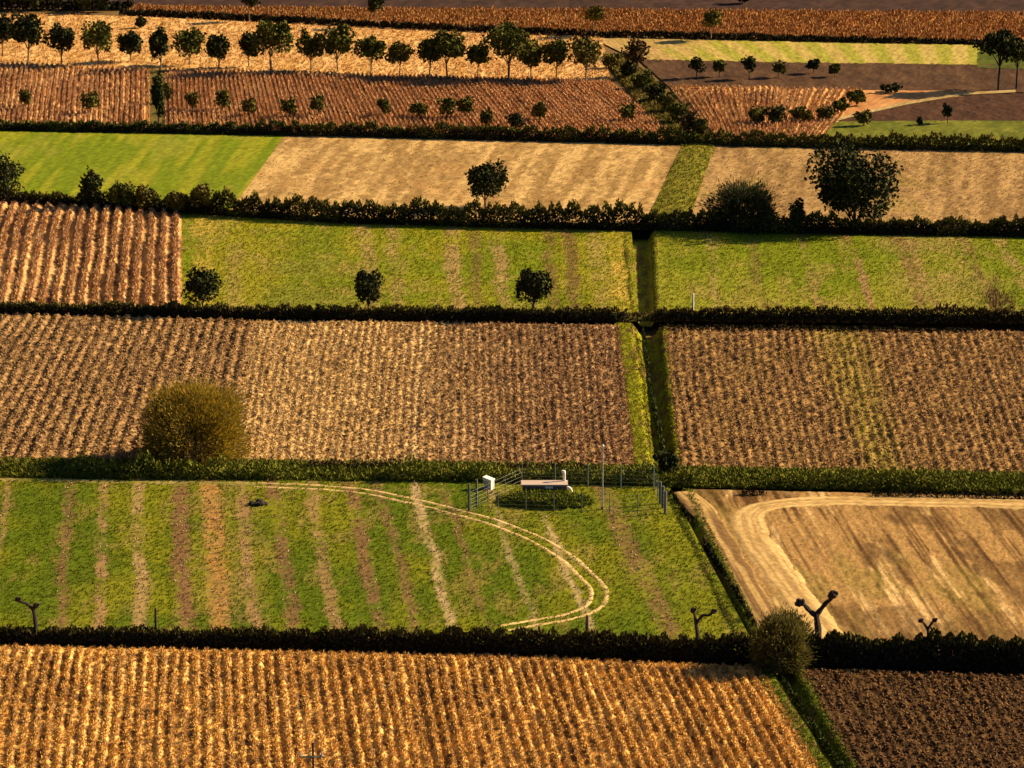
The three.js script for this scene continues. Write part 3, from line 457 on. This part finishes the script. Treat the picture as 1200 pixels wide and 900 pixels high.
hedge('hedge', 'low dark hedge between the pale tan field and reddish stubble', null, [[-33.88, -500.94], [-22.53, -499.69], [24.5, -493.56]], [1.2, 1.4, 1.5], { per: 200, width: 2, leaf: 0.24, pal: hp, top: PAL.green, rough: 0.7, lump: 0.5, mixed: true });
hedge('hedge', 'low green hedge between the brownish tan field and orange plot', null, [[25.05, -493.56], [44.33, -491.14], [66.19, -488.75], [87.84, -486.38]], [1.5, 1.5, 1.6, 1.6], { per: 200, width: 2, leaf: 0.24, pal: PAL.green, top: PAL.olive, rough: 0.6 });
hedge('hedge', 'thin dark hedge between the golden straw field and far maize', null, [[-62.34, -605.76], [-40.26, -599.53], [-19.89, -592.13], [13.07, -583.23], [51.81, -577.85], [70.99, -575.81]], [0.9, 0.9, 0.9, 0.9, 0.7], { per: 80, width: 1.5, leaf: 0.3, pal: hp, rough: 0.4 });
hedge('hedge', 'farthest dark hedge on the purple brown field', null, [[-109.68, -613.03], [-82.02, -611.19], [-60.92, -612.11]], [2.5, 2.2, 1], { per: 120, width: 3, leaf: 0.35, pal: hp, rough: 0.4 });

hedge('ditch_weeds', 'ragged dark weeds in the ditch beside the sandy road', null, [[13.99, -325.96], [15.5, -316.01], [16.88, -305.87], [18.04, -296.32], [19, -287.3]], [0.5, 0.6, 0.55, 0.7], { per: 110, width: 0.9, leaf: 0.17, pal: hp, rough: 0.9, gaps: 0.22, y: -0.45 });
hedge('ditch_weeds', 'dark weeds in the ditch between the brown ploughed fields', null, [[13.64, -387.9], [13.56, -365.4], [13.92, -339.77]], [0.9, 1, 1.2], { per: 90, width: 1.1, leaf: 0.18, pal: hp2, rough: 0.9, y: -1 });
hedge('ditch_weeds', 'dark weeds in the ditch beside the ploughed corner field', null, [[20.29, -275.71], [21.73, -264.95], [23.15, -255.83], [24.04, -248.93]], [0.6, 0.6, 0.7], { per: 90, width: 0.8, leaf: 0.17, pal: hp2, rough: 0.9, y: -0.6 });

// --- tracks and road: sheets on the land
function strip(name, label, category, pts, width, y, col, o = {}) {
  const cv = new THREE.CatmullRomCurve3(pts.map(p => new THREE.Vector3(p[0], 0, p[1])), false, 'centripetal'), len = cv.getLength(), n = Math.round(len / 0.35), k = Math.max(3, Math.round(width / 0.14));
  const pos = [], cl = [], idx = [], c = new THREE.Vector3(), t = new THREE.Vector3();
  for (let i = 0; i <= n; i++) {
    cv.getPointAt(i / n, c); cv.getTangentAt(i / n, t);
    const w = width * (0.8 + 0.4 * noise(i * 0.12, width * 9)), sh = (o.shift ?? 0) + 0.15 * (noise(i * 0.1, 77) - 0.5);
    for (let j = 0; j <= k; j++) {
      const q = j / k - 0.5, d = sh + q * w, x = c.x - t.z * d, z = c.z + t.x * d, edge = 1 - Math.pow(Math.abs(q * 2), 4);
      pos.push(x, (o.base ? o.base(0, 0, 0, 0, x, z) : 0) + y * edge - (1 - edge) * 0.04 + (o.relief ?? 0.04) * clods(x, z), z);
      const cc = col(x, z, q, i * 0.35); cl.push(cc[0], cc[1], cc[2]);
      if (i < n && j < k) { const a = i * (k + 1) + j; idx.push(a, a + k + 1, a + 1, a + 1, a + k + 1, a + k + 2); }
    }
  }
  const g = new THREE.BufferGeometry(); g.setAttribute('position', new THREE.Float32BufferAttribute(pos, 3)); g.setAttribute('color', new THREE.Float32BufferAttribute(cl, 3)); g.setIndex(idx); g.computeVertexNormals();
  const m = new THREE.Mesh(g, M.soil);
  if (o.parent) { m.name = name; o.parent.add(m); } else { m.name = numbered(name); scene.add(m); tag(m, label, category, null, 'structure'); }
  return m;
}
const sandTone = (a, b) => (x, z) => mul3(mix3(a, b, noise(x * 1.2, z * 0.5)), grainy(x, z));
strip('sandy_road', 'pale sandy road bending around the bare tan field', 'road', [[60.68, -320.24], [44.68, -322.4], [33.59, -323.21], [26.13, -323.21], [21.92, -321.59], [20.31, -318.38], [20.56, -311.62], [22.01, -301.02], [23.63, -290.18], [25.17, -280.24]], 3.5, 0.11, (x, z, q, d) => mul3(mix3(mix3([0.5, 0.34, 0.125], [0.68, 0.48, 0.19], noise(x * 1.2, z * 0.4)), [0.34, 0.22, 0.08], sst(0.45, 0.7, noise(q * 16, d * 0.05)) * 0.7), grainy(x, z)), { relief: 0.05 });
strip('sandy_patch', 'trampled sandy strip beside the narrow ditch', 'path', [[15.06, -326.24], [16.22, -322.13], [17.93, -309.6], [19.55, -295.16], [20.66, -284.06]], 2.4, 0.1, (x, z, q, d) => mul3(mix3([0.46, 0.31, 0.11], [0.2, 0.12, 0.045], sst(0.35, 0.65, noise(q * 13 + 5, d * 0.07))), grainy(x, z)), { relief: 0.06 });
{
  const t = thing('wheel_track', 0, 0, 'pair of sandy wheel ruts curving through the green meadow', 'track'); t.userData.kind = 'structure';
  const line = [[-22.75, -328.75], [-16.63, -327.63], [-12.8, -326.24], [-8.2, -322.94], [-3.69, -318.91], [0.73, -313.67], [3.92, -307.6], [6.14, -300.78], [7.02, -296.09], [6.53, -292.65], [4.87, -290.4], [2.02, -288.62], [-0.67, -287.09]];
  for (const s of [-0.62, 0.62]) strip('rut', '', '', line, 0.62, 0.04, sandTone([0.68, 0.5, 0.22], [0.5, 0.38, 0.13]), { shift: s, parent: t, relief: 0, base: meadowH });
}
strip('field_path', 'faint pale path along the foot of the green bank', 'path', [[-59.73, -332.16], [-45.72, -330.45], [-34.24, -329.88], [-22.77, -329.03]], 1.3, 0.04, sandTone([0.36, 0.3, 0.1], [0.2, 0.2, 0.03]), { relief: 0.02, base: meadowH });

// ---------------------------------------------------------------- trees
setSeed(9001);
// the long row across the golden field
const ORD = ['first', 'second', 'third', 'fourth', 'fifth', 'sixth', 'seventh', 'eighth', 'ninth', 'tenth', 'eleventh', 'twelfth', 'thirteenth', 'fourteenth', 'fifteenth'];
let rowAt = -1; const rowName = () => { rowAt++; return rowAt < 5 ? ORD[4 - rowAt] + ' row tree before the slim upright tree, away from the two-stemmed tree' : rowAt < 8 ? ORD[rowAt - 5] + ' row tree between the slim upright tree and the two-stemmed tree' : rowAt < 15 ? ORD[rowAt - 8] + ' row tree from the two-stemmed tree towards the largest broad tree' : ORD[rowAt - 15] + ' row tree from the largest broad tree towards the slanting verge'; };
const rowLabel = ['small round leafy tree in the long row on the golden field', 'trees in the long row on the golden field'];
for (const [x, z, h, w, pal, bare, lab] of [
  [-75.62, -564.61, 6.53, 3.29, 'dark', 0.3], [-71.25, -559.94, 7.77, 5.03, 'dark', 0.28], [-66, -556.87, 6.44, 4, 'dark', 0.28], [-60.5, -556.87, 7.22, 5, 'green', 0.26], [-56.17, -559.94, 4.66, 3.39, 'dark', 0.25],
  [-51.03, -551.57, 7.15, 2.72, 'dark', 0.22, 'slim upright tree in the long row on the golden field'], [-47.25, -556.87, 5.67, 4, 'green', 0.25], [-42.72, -553.07, 5.63, 3.1, 'dark', 0.25], [-38.4, -555.34, 5.4, 2.74, 'dark', 0.3],
  [-34.79, -549.33, 8.4, 6.42, 'green', 0.36, 'big two-stemmed tree in the long row on the golden field'], [-29.14, -552.32, 5.88, 3.72, 'green', 0.3], [-25.23, -550.82, 7.14, 4.7, 'green', 0.3], [-20.36, -549.33, 5.85, 3.95, 'green', 0.32],
  [-16.2, -546.36, 5.32, 3.44, 'olive', 0.36], [-11.89, -545.63, 6.19, 3.68, 'green', 0.34], [-9.3, -544.89, 7.32, 5.14, 'green', 0.36], [-4.9, -545.63, 5.18, 3.92, 'green', 0.34],
  [-0.49, -542.7, 9.05, 6.83, 'green', 0.34, 'largest broad tree in the long row on the golden field'], [2.69, -543.43, 5.79, 3.66, 'olive', 0.34], [6.34, -542.7, 6.41, 3.9, 'green', 0.34], [10.46, -541.25, 7.15, 4.38, 'olive', 0.32]])
  tree('leafy_tree', lab ?? rowName(), 'tree', rowLabel[1], x, z, h, w * 1.15, { pal, bare: bare - 0.04, n: w > 5 ? 1900 : 1200, leaf: 0.36, lobes: 8 + Math.floor(rr(0, 5)), bark: M.paleBark });
// saplings in the stubble
let sapAt = -1; const sapLabel = () => { sapAt++; return sapAt < 2 ? ORD[1 - sapAt] + ' sapling from the narrow dark tree, in the small reddish stubble plot' : ORD[sapAt - 2] + ' sapling from the narrow dark tree, in the long reddish stubble field'; };
for (const [x, z, h, w, pal] of [[-66.68, -519.68, 2.9, 1.99, 'olive'], [-57.36, -515.69, 3.23, 2.9, 'green'], [-43.54, -517.01, 3.12, 2.1, 'olive'], [-39.58, -517.01, 3.48, 2.56, 'green'], [-35.55, -512.41, 2.98, 2.89, 'olive'], [-30.2, -511.76, 3.21, 2.54, 'green'], [-26.35, -513.07, 3.46, 2.43, 'green'],
  [-17.33, -513.07, 2.86, 1.96, 'green'], [-12.7, -512.41, 2.5, 3, 'olive'], [-8.74, -510.47, 3.56, 2.76, 'green'], [-6.34, -511.76, 3.33, 2.77, 'green'], [-3.41, -504.08, 2.81, 1.7, 'olive'], [0.45, -503.44, 2.69, 2.5, 'dark'], [3.67, -509.18, 3.19, 2.52, 'olive'], [15.6, -509.18, 2.72, 2.52, 'green']])
  tree('sapling', sapLabel(), 'sapling', 'saplings in the reddish maize stubble', x, z, h, w, { pal, bare: 0.15, n: 420, leaf: 0.3, lobes: 6 });
tree('narrow_tree', 'narrow dark tree between the two reddish stubble fields', 'tree', null, -47.49, -507.89, 7.55, 2.06, { pal: 'dark', bare: 0.08, n: 900, leaf: 0.34, lobes: 9 });
tree('bush', 'small olive bush beside the narrow dark tree', 'bush', null, -47.61, -523.72, 3.4, 1.65, { pal: 'olive', bare: 0.1, n: 300, leaf: 0.3, lobes: 5 });
// far trees
for (const [x, z, h, w, pal, lab] of [[-41.27, -598.65, 5.39, 2.95, 'dark', 'dark tree before the far maize field, standing above the big two-stemmed tree'], [-21.23, -592.56, 5.47, 2.65, 'dark', 'slim dark tree before the far maize field, above the middle of the tree row'],
  [12.69, -584.07, 4.86, 3.4, 'olive', 'round tree at the far hedge, above the end of the tree row'], [30.28, -579.91, 4.82, 3.38, 'olive', 'flat-topped small tree at the edge of the pale hay field']])
  tree('far_tree', lab, 'tree', null, x, z, h, w, { pal, bare: 0.4, n: 700, leaf: 0.36, bark: M.paleBark });
for (const [x, z, h, w, lab] of [[-77.81, -610.28, 4.5, 9.56, 'dark bush mass in the shade of the far corner hedge'], [-66.7, -608.46, 3.65, 8.17, 'dark bush where the far hedge ends'], [-57.64, -591.7, 1.91, 1.59, 'tiny dark bush on the golden field behind the tree row'], [37.29, -617.66, 2.28, 3.31, 'tiny dark tree on the purple brown field']])
  tree('far_bush', lab, 'bush', null, x, z, h, w, { pal: 'dark', bare: 0.05, n: 900, leaf: 0.4 });
let yt = 0, ob = 0, vb = 0;
// along the brown strip and the orange plot
for (const [x, z, h, w, pal] of [[26.44, -544.89, 3.41, 2.57, 'dark'], [29.82, -546.36, 2.66, 2.21, 'green'], [33.99, -544.16, 3.78, 2.69, 'dark'], [38.24, -545.63, 2.53, 2.21, 'olive'], [43.55, -549.33, 2.16, 2.47, 'dark'], [46.39, -546.36, 2.02, 1.72, 'green']])
  tree('young_tree', ORD[yt++] + ' young tree from the slanting verge, on the dull brown ploughed strip', 'tree', 'young trees on the dull brown strip', x, z, h, w, { pal, bare: 0.22, n: 420, leaf: 0.32, lobes: 6 });
for (const [x, z, h, w, pal] of [[32.73, -507.89, 2.6, 2.98, 'green'], [35.21, -507.25, 2.83, 2.97, 'dark'], [38.52, -510.47, 2.13, 2.76, 'olive'], [42.32, -510.47, 2.13, 2.53, 'olive'], [44.76, -516.35, 2.16, 3.02, 'green'], [47.49, -522.37, 2.55, 3.53, 'green'], [47.04, -506.61, 2.35, 2.74, 'olive'], [53.31, -532.7, 1.36, 4.79, 'dark'], [39.58, -509.18, 1.89, 2.06, 'olive']])
  tree('bush', ['leafy bush in the orange stubble plot, first from the slanting verge', 'dark bush in the orange plot touching the first leafy bush', 'olive bush in the middle of the orange plot', 'olive bush near the slanting edge of the orange plot', 'green bush halfway along the slanting edge of the orange plot', 'largest green bush at the top of the slanting edge of the orange plot', 'olive bush where the pale dirt path meets the dull green strip', 'wide low dark bush above the bright orange sliver', 'small olive bush touching the middle olive bush of the orange plot'][ob++], 'bush', 'bushes beside the orange stubble plot', x, z, h, w, { pal, bare: 0.04, n: 450, leaf: 0.32, lobes: 6 });
for (const [x, z, h, w, pal] of [[14.67, -553.83, 2.31, 3.23, 'olive'], [16.4, -544.89, 2.52, 2.69, 'dark'], [18.28, -534.81, 2.73, 3.61, 'green'], [19.85, -525.09, 2.92, 3.54, 'dark'], [21.13, -515.69, 3.11, 3.02, 'olive'], [22.32, -507.89, 3.3, 2.98, 'green'], [23.46, -500.31, 3.49, 3.16, 'brown'], [24.76, -499.07, 2.79, 2.48, 'olive']])
  tree('bush', ORD[vb++] + ' bush down the slanting verge from the brown leaved tree', 'bush', 'bushes on the slanting verge', x, z, h, w, { pal, bare: 0.04, n: 520, leaf: 0.34, lobes: 6 });
tree('leafy_tree', 'brown leaved tree at the top of the slanting verge', 'tree', null, 17.8, -546.36, 6.07, 3.93, { pal: 'brown', bare: 0.2, n: 800, leaf: 0.36 });
tree('small_tree', 'small bare looking tree on the maroon ploughed wedge', 'tree', null, 58.44, -508.53, 2.84, 1.6, { pal: 'dark', bare: 0.3, n: 220, leaf: 0.3, lobes: 5 });
tree('bush', 'tiny round bush at the edge of the dull green strip', 'bush', null, 54.52, -507.25, 1.3, 1.14, { pal: 'dark', bare: 0.05, n: 160, leaf: 0.25, lobes: 4 });
tree('spreading_tree', 'tall spreading dark tree with bare stem on the green plot', 'tree', null, 68.54, -534.81, 9.42, 7.46, { pal: 'dark', bare: 0.42, n: 1500, leaf: 0.36, lobes: 11, flat: 0.6, bark: M.darkBark });
tree('spreading_tree', 'slimmer dark tree beside the tall spreading tree', 'tree', null, 71.24, -536.23, 7.46, 5.3, { pal: 'green', bare: 0.45, n: 900, leaf: 0.36, lobes: 8, flat: 0.6, bark: M.darkBark });
// middle distance
tree('round_tree', 'lone dense round tree at the edge of the pale tan field', 'tree', null, -3.18, -452.26, 6.02, 5.12, { pal: 'dark', bare: 0.14, n: 3200, leaf: 0.26, lobes: 12 });
tree('round_tree', 'largest round tree with dark open crown above the hedge', 'tree', null, 39.9, -439.76, 10.29, 10.77, { pal: 'dark', bare: 0.06, n: 6500, leaf: 0.34, lobes: 16 });
tree('bush', 'big rounded dark bush beside the largest round tree', 'bush', null, 27.19, -440.74, 6.39, 9.2, { pal: 'dark', bare: 0.02, skirt: true, n: 9000, leaf: 0.26, lobes: 12, twiggy: true });
tree('bush', 'small upright bush between the rounded bush and the largest tree', 'bush', null, 33.11, -436.86, 4.6, 2.18, { pal: 'dark', bare: 0.05, n: 700, leaf: 0.24, lobes: 6 });
for (const [x, z, h, w, pal, lab] of [[-60.85, -453.81, 7, 5.76, 'dark', 'tall dark bush at the end of the overgrown hedge'], [-50.35, -451.75, 5.28, 3.27, 'dark', 'upright dark bush in the overgrown hedge'], [-46.77, -450.73, 3.79, 3.68, 'green', 'round bush with lit top beside the upright dark bush'], [-43.87, -450.22, 3.26, 2.65, 'olive', 'olive tinged bush in the overgrown hedge beside the round bush'], [-37.01, -448.7, 4.19, 3.05, 'olive', 'olive bush where the overgrown hedge meets the dense hedge'], [-39.96, -448.7, 2.94, 2.64, 'olive', 'low olive bush at the corner of the bold striped stubble']])
  tree('bush', lab, 'bush', null, x, z, h, w, { pal, bare: 0.02, n: 1200, leaf: 0.28, lobes: 8 });
for (const [x, z, h, w, lab] of [[-32.83, -396.52, 5.13, 4.16, 'small round tree in the low hedge, at the corner of the bold striped stubble'], [-15.24, -395.32, 5.11, 3.79, 'small round tree in the low hedge, the middle one of three'], [2.25, -394.53, 5.75, 4.14, 'small round tree in the low hedge, the one nearest the dark ditch']])
  tree('round_tree', lab, 'tree', 'three small round trees in the low hedge', x, z, h, w, { pal: 'dark', bare: 0.2, n: 2200, leaf: 0.24, lobes: 10 });
tree('bush', 'thin brown bush in the hedge below the light meadow', 'bush', null, 50.88, -392.55, 4.25, 4.66, { pal: 'brown', bare: 0.02, n: 700, leaf: 0.2, lobes: 8, twiggy: true });
tree('bush', 'big fluffy bush with a yellow backlit glow painted into its leaves at the edge of the slanting furrows', 'bush', null, -28.83, -337.4, 8.17, 10.88, { pal: 'yellow', bare: 0.02, skirt: true, n: 30000, leaf: 0.2, lobes: 13, twiggy: true });
tree('bush', 'low dark weeds at the end of the ditch with bright green verges', 'bush', null, 13.94, -332.16, 2.37, 2.6, { pal: 'dark', bare: 0.02, n: 700, leaf: 0.22, lobes: 6 });
tree('bush', 'feathery brown willow bush in the black hedge beside the forked stump', 'bush', null, 20.4, -277.34, 5.08, 5.18, { pal: 'olive', bare: 0.02, skirt: true, n: 13000, leaf: 0.17, lobes: 12, twiggy: true });

// pollarded willow stumps: knobbly forked stems without leaves
function knob(x, y, z, r) {
  const g = new THREE.IcosahedronGeometry(r, 2), p = g.attributes.position;
  for (let i = 0; i < p.count; i++) { const a = p.getX(i), b = p.getY(i), c = p.getZ(i), k = 0.8 + 0.5 * noise(a / r * 2.2 + x * 7, b / r * 2.2 + c / r * 1.7 + 5); p.setXYZ(i, a * k + x, b * k + y, c * k + z); }
  g.deleteAttribute('uv'); g.computeVertexNormals(); return g.index ? g.toNonIndexed() : g;
}
const joined = a => mergeGeometries(a.map(g => { const n = g.index ? g.toNonIndexed() : g; n.deleteAttribute('uv'); return n; }));
function stump(label, x, z, h, w, trunkH, arms, r) {
  const t = thing('pollard_stump', x, z, label, 'tree stump', 'pollarded stumps in the black hedge');
  part('trunk', limb([[0, -0.2, 0], [0.04 * h, trunkH * 0.5, 0], [0, trunkH + r, 0]], r * 1.25, r), M.darkBark, t);
  for (const a of arms) {
    const end = a[a.length - 1], b = part('branch', limb([[0, trunkH - 0.05, 0], ...a], r * 0.9, r * 0.6), M.darkBark, t);
    part('knob', joined([knob(end[0], end[1], end[2], r * 1.35), knob(end[0] + r * 0.9, end[1] + r * 0.6, end[2] + 0.05, r * 0.8), knob(end[0] - r * 0.8, end[1] - r * 0.4, end[2], r * 0.8)]), M.darkBark, b);
  }
}
stump('large forked pollard stump beside the feathery willow bush', 23.12, -278.99, 5.91, 3.26, 3.6, [[[-0.5, 4.0, 0.1], [-0.95, 4.5, 0.1], [-1.25, 4.62, 0]], [[0.45, 4.15, -0.1], [0.85, 4.7, 0], [1.05, 4.85, 0.05], [1.25, 5.25, 0.05]]], 0.24);
stump('slim forked pollard stump with a long bent arm, beside the narrow ditch', 14.04, -279.83, 4.31, 2.35, 2.7, [[[-0.05, 3.1, 0], [-0.2, 3.75, 0]], [[0.55, 3.35, 0], [0.95, 3.35, 0.05], [1.35, 3.65, 0]]], 0.15);
stump('small forked pollard stump below the bare tan field', 31.56, -278.17, 4.15, 1.56, 2.8, [[[-0.35, 3.3, 0], [-0.55, 3.45, 0]], [[0.3, 3.25, 0], [0.5, 3.5, 0]]], 0.13);
stump('short forked pollard stump at the foot of the meadow stripes', -37.07, -284.06, 3.82, 1.85, 2.5, [[[-0.5, 2.95, 0], [-0.9, 3.1, 0.05], [-1.15, 3.3, 0]], [[0.15, 2.9, 0], [0.25, 2.8, 0]]], 0.16);

// ---------------------------------------------------------------- the fenced plot
const cyl = (r0, r1, h, n = 10) => { const g = new THREE.CylinderGeometry(r1, r0, h, n); g.translate(0, h / 2, 0); return g; };
function rod(a, b, r, n = 5) { return new THREE.TubeGeometry(new THREE.LineCurve3(new THREE.Vector3(...a), new THREE.Vector3(...b)), 1, r, n); }
{
  const c = [[-3.63, -320.51], [13.28, -319.17], [12.53, -327.07], [0.91, -328.19]];
  const f = thing('wire_fence', c[0][0], c[0][1], 'thin wire fence with posts around the grassy mound', 'fence');
  const o = c[0];
  for (let s = 0; s < 4; s++) {
    const a = c[s], b = c[(s + 1) % 4], len = Math.hypot(b[0] - a[0], b[1] - a[1]), n = Math.round(len / 2.6);
    for (let i = 0; i < n; i++) {
      const k = i / n, m = part('post', s === 2 ? cyl(0.04, 0.04, 2.3, 8) : cyl(0.04, 0.035, i ? 1.9 : 2.2, 8), s === 2 ? M.postGreen : M.post, f);
      m.position.set(a[0] + (b[0] - a[0]) * k - o[0], -0.1, a[1] + (b[1] - a[1]) * k - o[1]);
    }
    for (const y of [0.25, 0.6, 0.95, 1.3, 1.65]) part('wire', rod([a[0] - o[0], y, a[1] - o[1]], [b[0] - o[0], y, b[1] - o[1]], 0.008), M.wire, f);
  }
  for (const dx of [-0.1, 0.55]) { const m = part('gate_post', cyl(0.11, 0.1, 2.5, 8), M.post, f); m.position.set(dx, -0.1, -0.2 - dx * 2); }
  const side = [[0, -0.4], [-0.15, -2], [-0.35, -3.4]]; for (const [dx, dz] of side) { const m = part('gate_post', cyl(0.13, 0.12, 2.1, 8), M.post, f); m.position.set(c[1][0] - o[0] + dx, -0.1, c[1][1] - o[1] + dz); }
}
{ // grassy mound
  const l = land('grassy_mound', 'low grassy mound in the fenced plot', 'mound', [[-1.35, -325.96], [7.51, -325.13]], [[-1.63, -320.51], [7.54, -319.97]], { du: 0.14, dv: 0.2, rim: 0.01, y: -0.03, h: (U, V, u, v, x, z) => { const r = Math.hypot((u - 0.5) * 2, (v - 0.5) * 2); return 0.6 * sst(1, 0.55, r + 0.2 * (fbm(x * 1.1, z * 1.1) - 0.5)) + 0.18 * clods(x, z) * (r < 0.95 ? 1 : 0); }, c: (U, V, u, v, x, z) => mul3(mix3(C.grass, C.grassY, fbm(x, z)), grainy(x, z)) });
  strew('mound_grass', 'rough grass growing on the low mound in the fenced plot', 'grass', l, G.tuft, M.grass, 1800, { size: [0.15, 0.45], keep: (u, v) => Math.hypot(u - 0.5, v - 0.5) < 0.45, color: tops([C.grass, C.grassY], 0.35) });
}
{
  const t = thing('concrete_tank', 2.85, -325.13, 'flat concrete tank with pale slab on the grassy mound', 'tank');
  const b = part('wall', new THREE.BoxGeometry(3.9, 1.0, 1.3), M.darkConcrete, t); b.position.set(0, 0.6, 0);
  const s = part('slab', new THREE.BoxGeometry(4.1, 0.12, 1.5), M.concrete, t); s.position.set(0, 1.16, 0);
  const h = part('hatch', new THREE.BoxGeometry(0.7, 0.2, 0.08), M.white, t); h.position.set(0.4, 0.95, 0.69);
}
{
  const t = thing('vent_pipe', 4.59, -325.68, 'white upright vent pipe with bent foot beside the concrete tank', 'pipe');
  const a = part('pipe', cyl(0.13, 0.13, 1.9, 12), M.white, t); a.position.y = 0.1;
  const cap = part('cap', cyl(0.19, 0.15, 0.18, 12), M.white, t); cap.position.set(-0.05, 1.98, 0);
  const cv = new THREE.CatmullRomCurve3([[0, 0.5, 0.05], [0.35, 0.62, 0.05], [0.6, 0.4, 0.05], [0.62, -0.1, 0.05]].map(p => new THREE.Vector3(...p)));
  part('bend', new THREE.TubeGeometry(cv, 14, 0.13, 10), M.white, t);
}
{
  const t = thing('meter_box', -2.04, -327.35, 'small white metal cabinet with sloping roof by the fence', 'cabinet'); t.rotation.y = -0.5;
  const b = part('body', new THREE.BoxGeometry(0.75, 0.85, 0.6), M.white, t); b.position.y = 0.43;
  const sh = new THREE.Shape([[-0.45, 0], [0.45, 0], [0.45, 0.06], [-0.45, 0.28]].map(p => new THREE.Vector2(...p))); const r = part('roof', new THREE.ExtrudeGeometry(sh, { depth: 0.7, bevelEnabled: false }), M.white, t); r.position.set(0, 0.855, -0.35);
  const d = part('door', new THREE.BoxGeometry(0.6, 0.66, 0.02), M.steel, t); d.position.set(0, 0.42, 0.312);
}
{
  const t = thing('lamp_post', 7.86, -320.78, 'tall thin grey pole with a small white head in the fenced plot', 'pole');
  part('pole', cyl(0.07, 0.045, 5.63, 10), M.steel, t);
  const h = part('head', new THREE.SphereGeometry(0.13, 12, 8), M.white, t); h.position.y = 5.71;
  part('foot', cyl(0.14, 0.12, 0.25, 10), M.post, t);
}
// posts and small things in the fields
for (const [x, z, h, w, lab, mat] of [[5.79, -281.93, 2.71, 0.33, 'pale wooden post in the black hedge by the track bend', M.paleBark], [19.06, -394.13, 2.6, 0.23, 'white marker post beside the hedge below the light meadow', M.white], [-27.57, -283.63, 2.73, 0.2, 'thin dark post in the black hedge by the meadow stripes', M.darkBark]]) {
  const t = thing('marker_post', x, z, lab, 'post'); part('shaft', cyl(w / 2, w / 2.4, h - 0.05, 8), mat, t); const c = part('tip', new THREE.ConeGeometry(w / 2.4, 0.1, 8), mat, t); c.position.y = h;
}
{
  const t = thing('mast', -13.33, -243.49, 'dark pole with a short crossbar rising from the golden stubble', 'pole'), h = 5.92;
  part('pole', cyl(0.1, 0.075, h, 10), M.darkBark, t);
  const b = part('crossbar', new THREE.BoxGeometry(1.7, 0.09, 0.09), M.postGreen, t); b.position.set(-0.1, h - 0.95, 0.1);
  for (const dx of [-0.85, 0.6]) { const i = part('insulator', cyl(0.07, 0.05, 0.28, 8), M.steel, t); i.position.set(dx, h - 0.9, 0.1); }
}
{
  const t = thing('earth_heap', -22.41, -322.4, 'small black heap of earth in the striped meadow', 'heap'); setSeed(55); const a = [];
  for (let i = 0; i < 9; i++) { const g = clodGeo(300 + i); g.scale(rr(0.5, 1.1), rr(0.5, 0.9), rr(0.5, 0.9)); g.translate(rr(-0.9, 0.9), rr(0.05, 0.3), rr(-0.4, 0.4)); g.deleteAttribute('uv'); a.push(g); }
  part('soil', mergeGeometries(a), M.darkBark, t);
}
scene.traverse(o => { if (o.isMesh && !o.isSky && o.name !== 'sky') { o.castShadow = true; o.receiveShadow = true; } });
renderer.render(scene, camera);
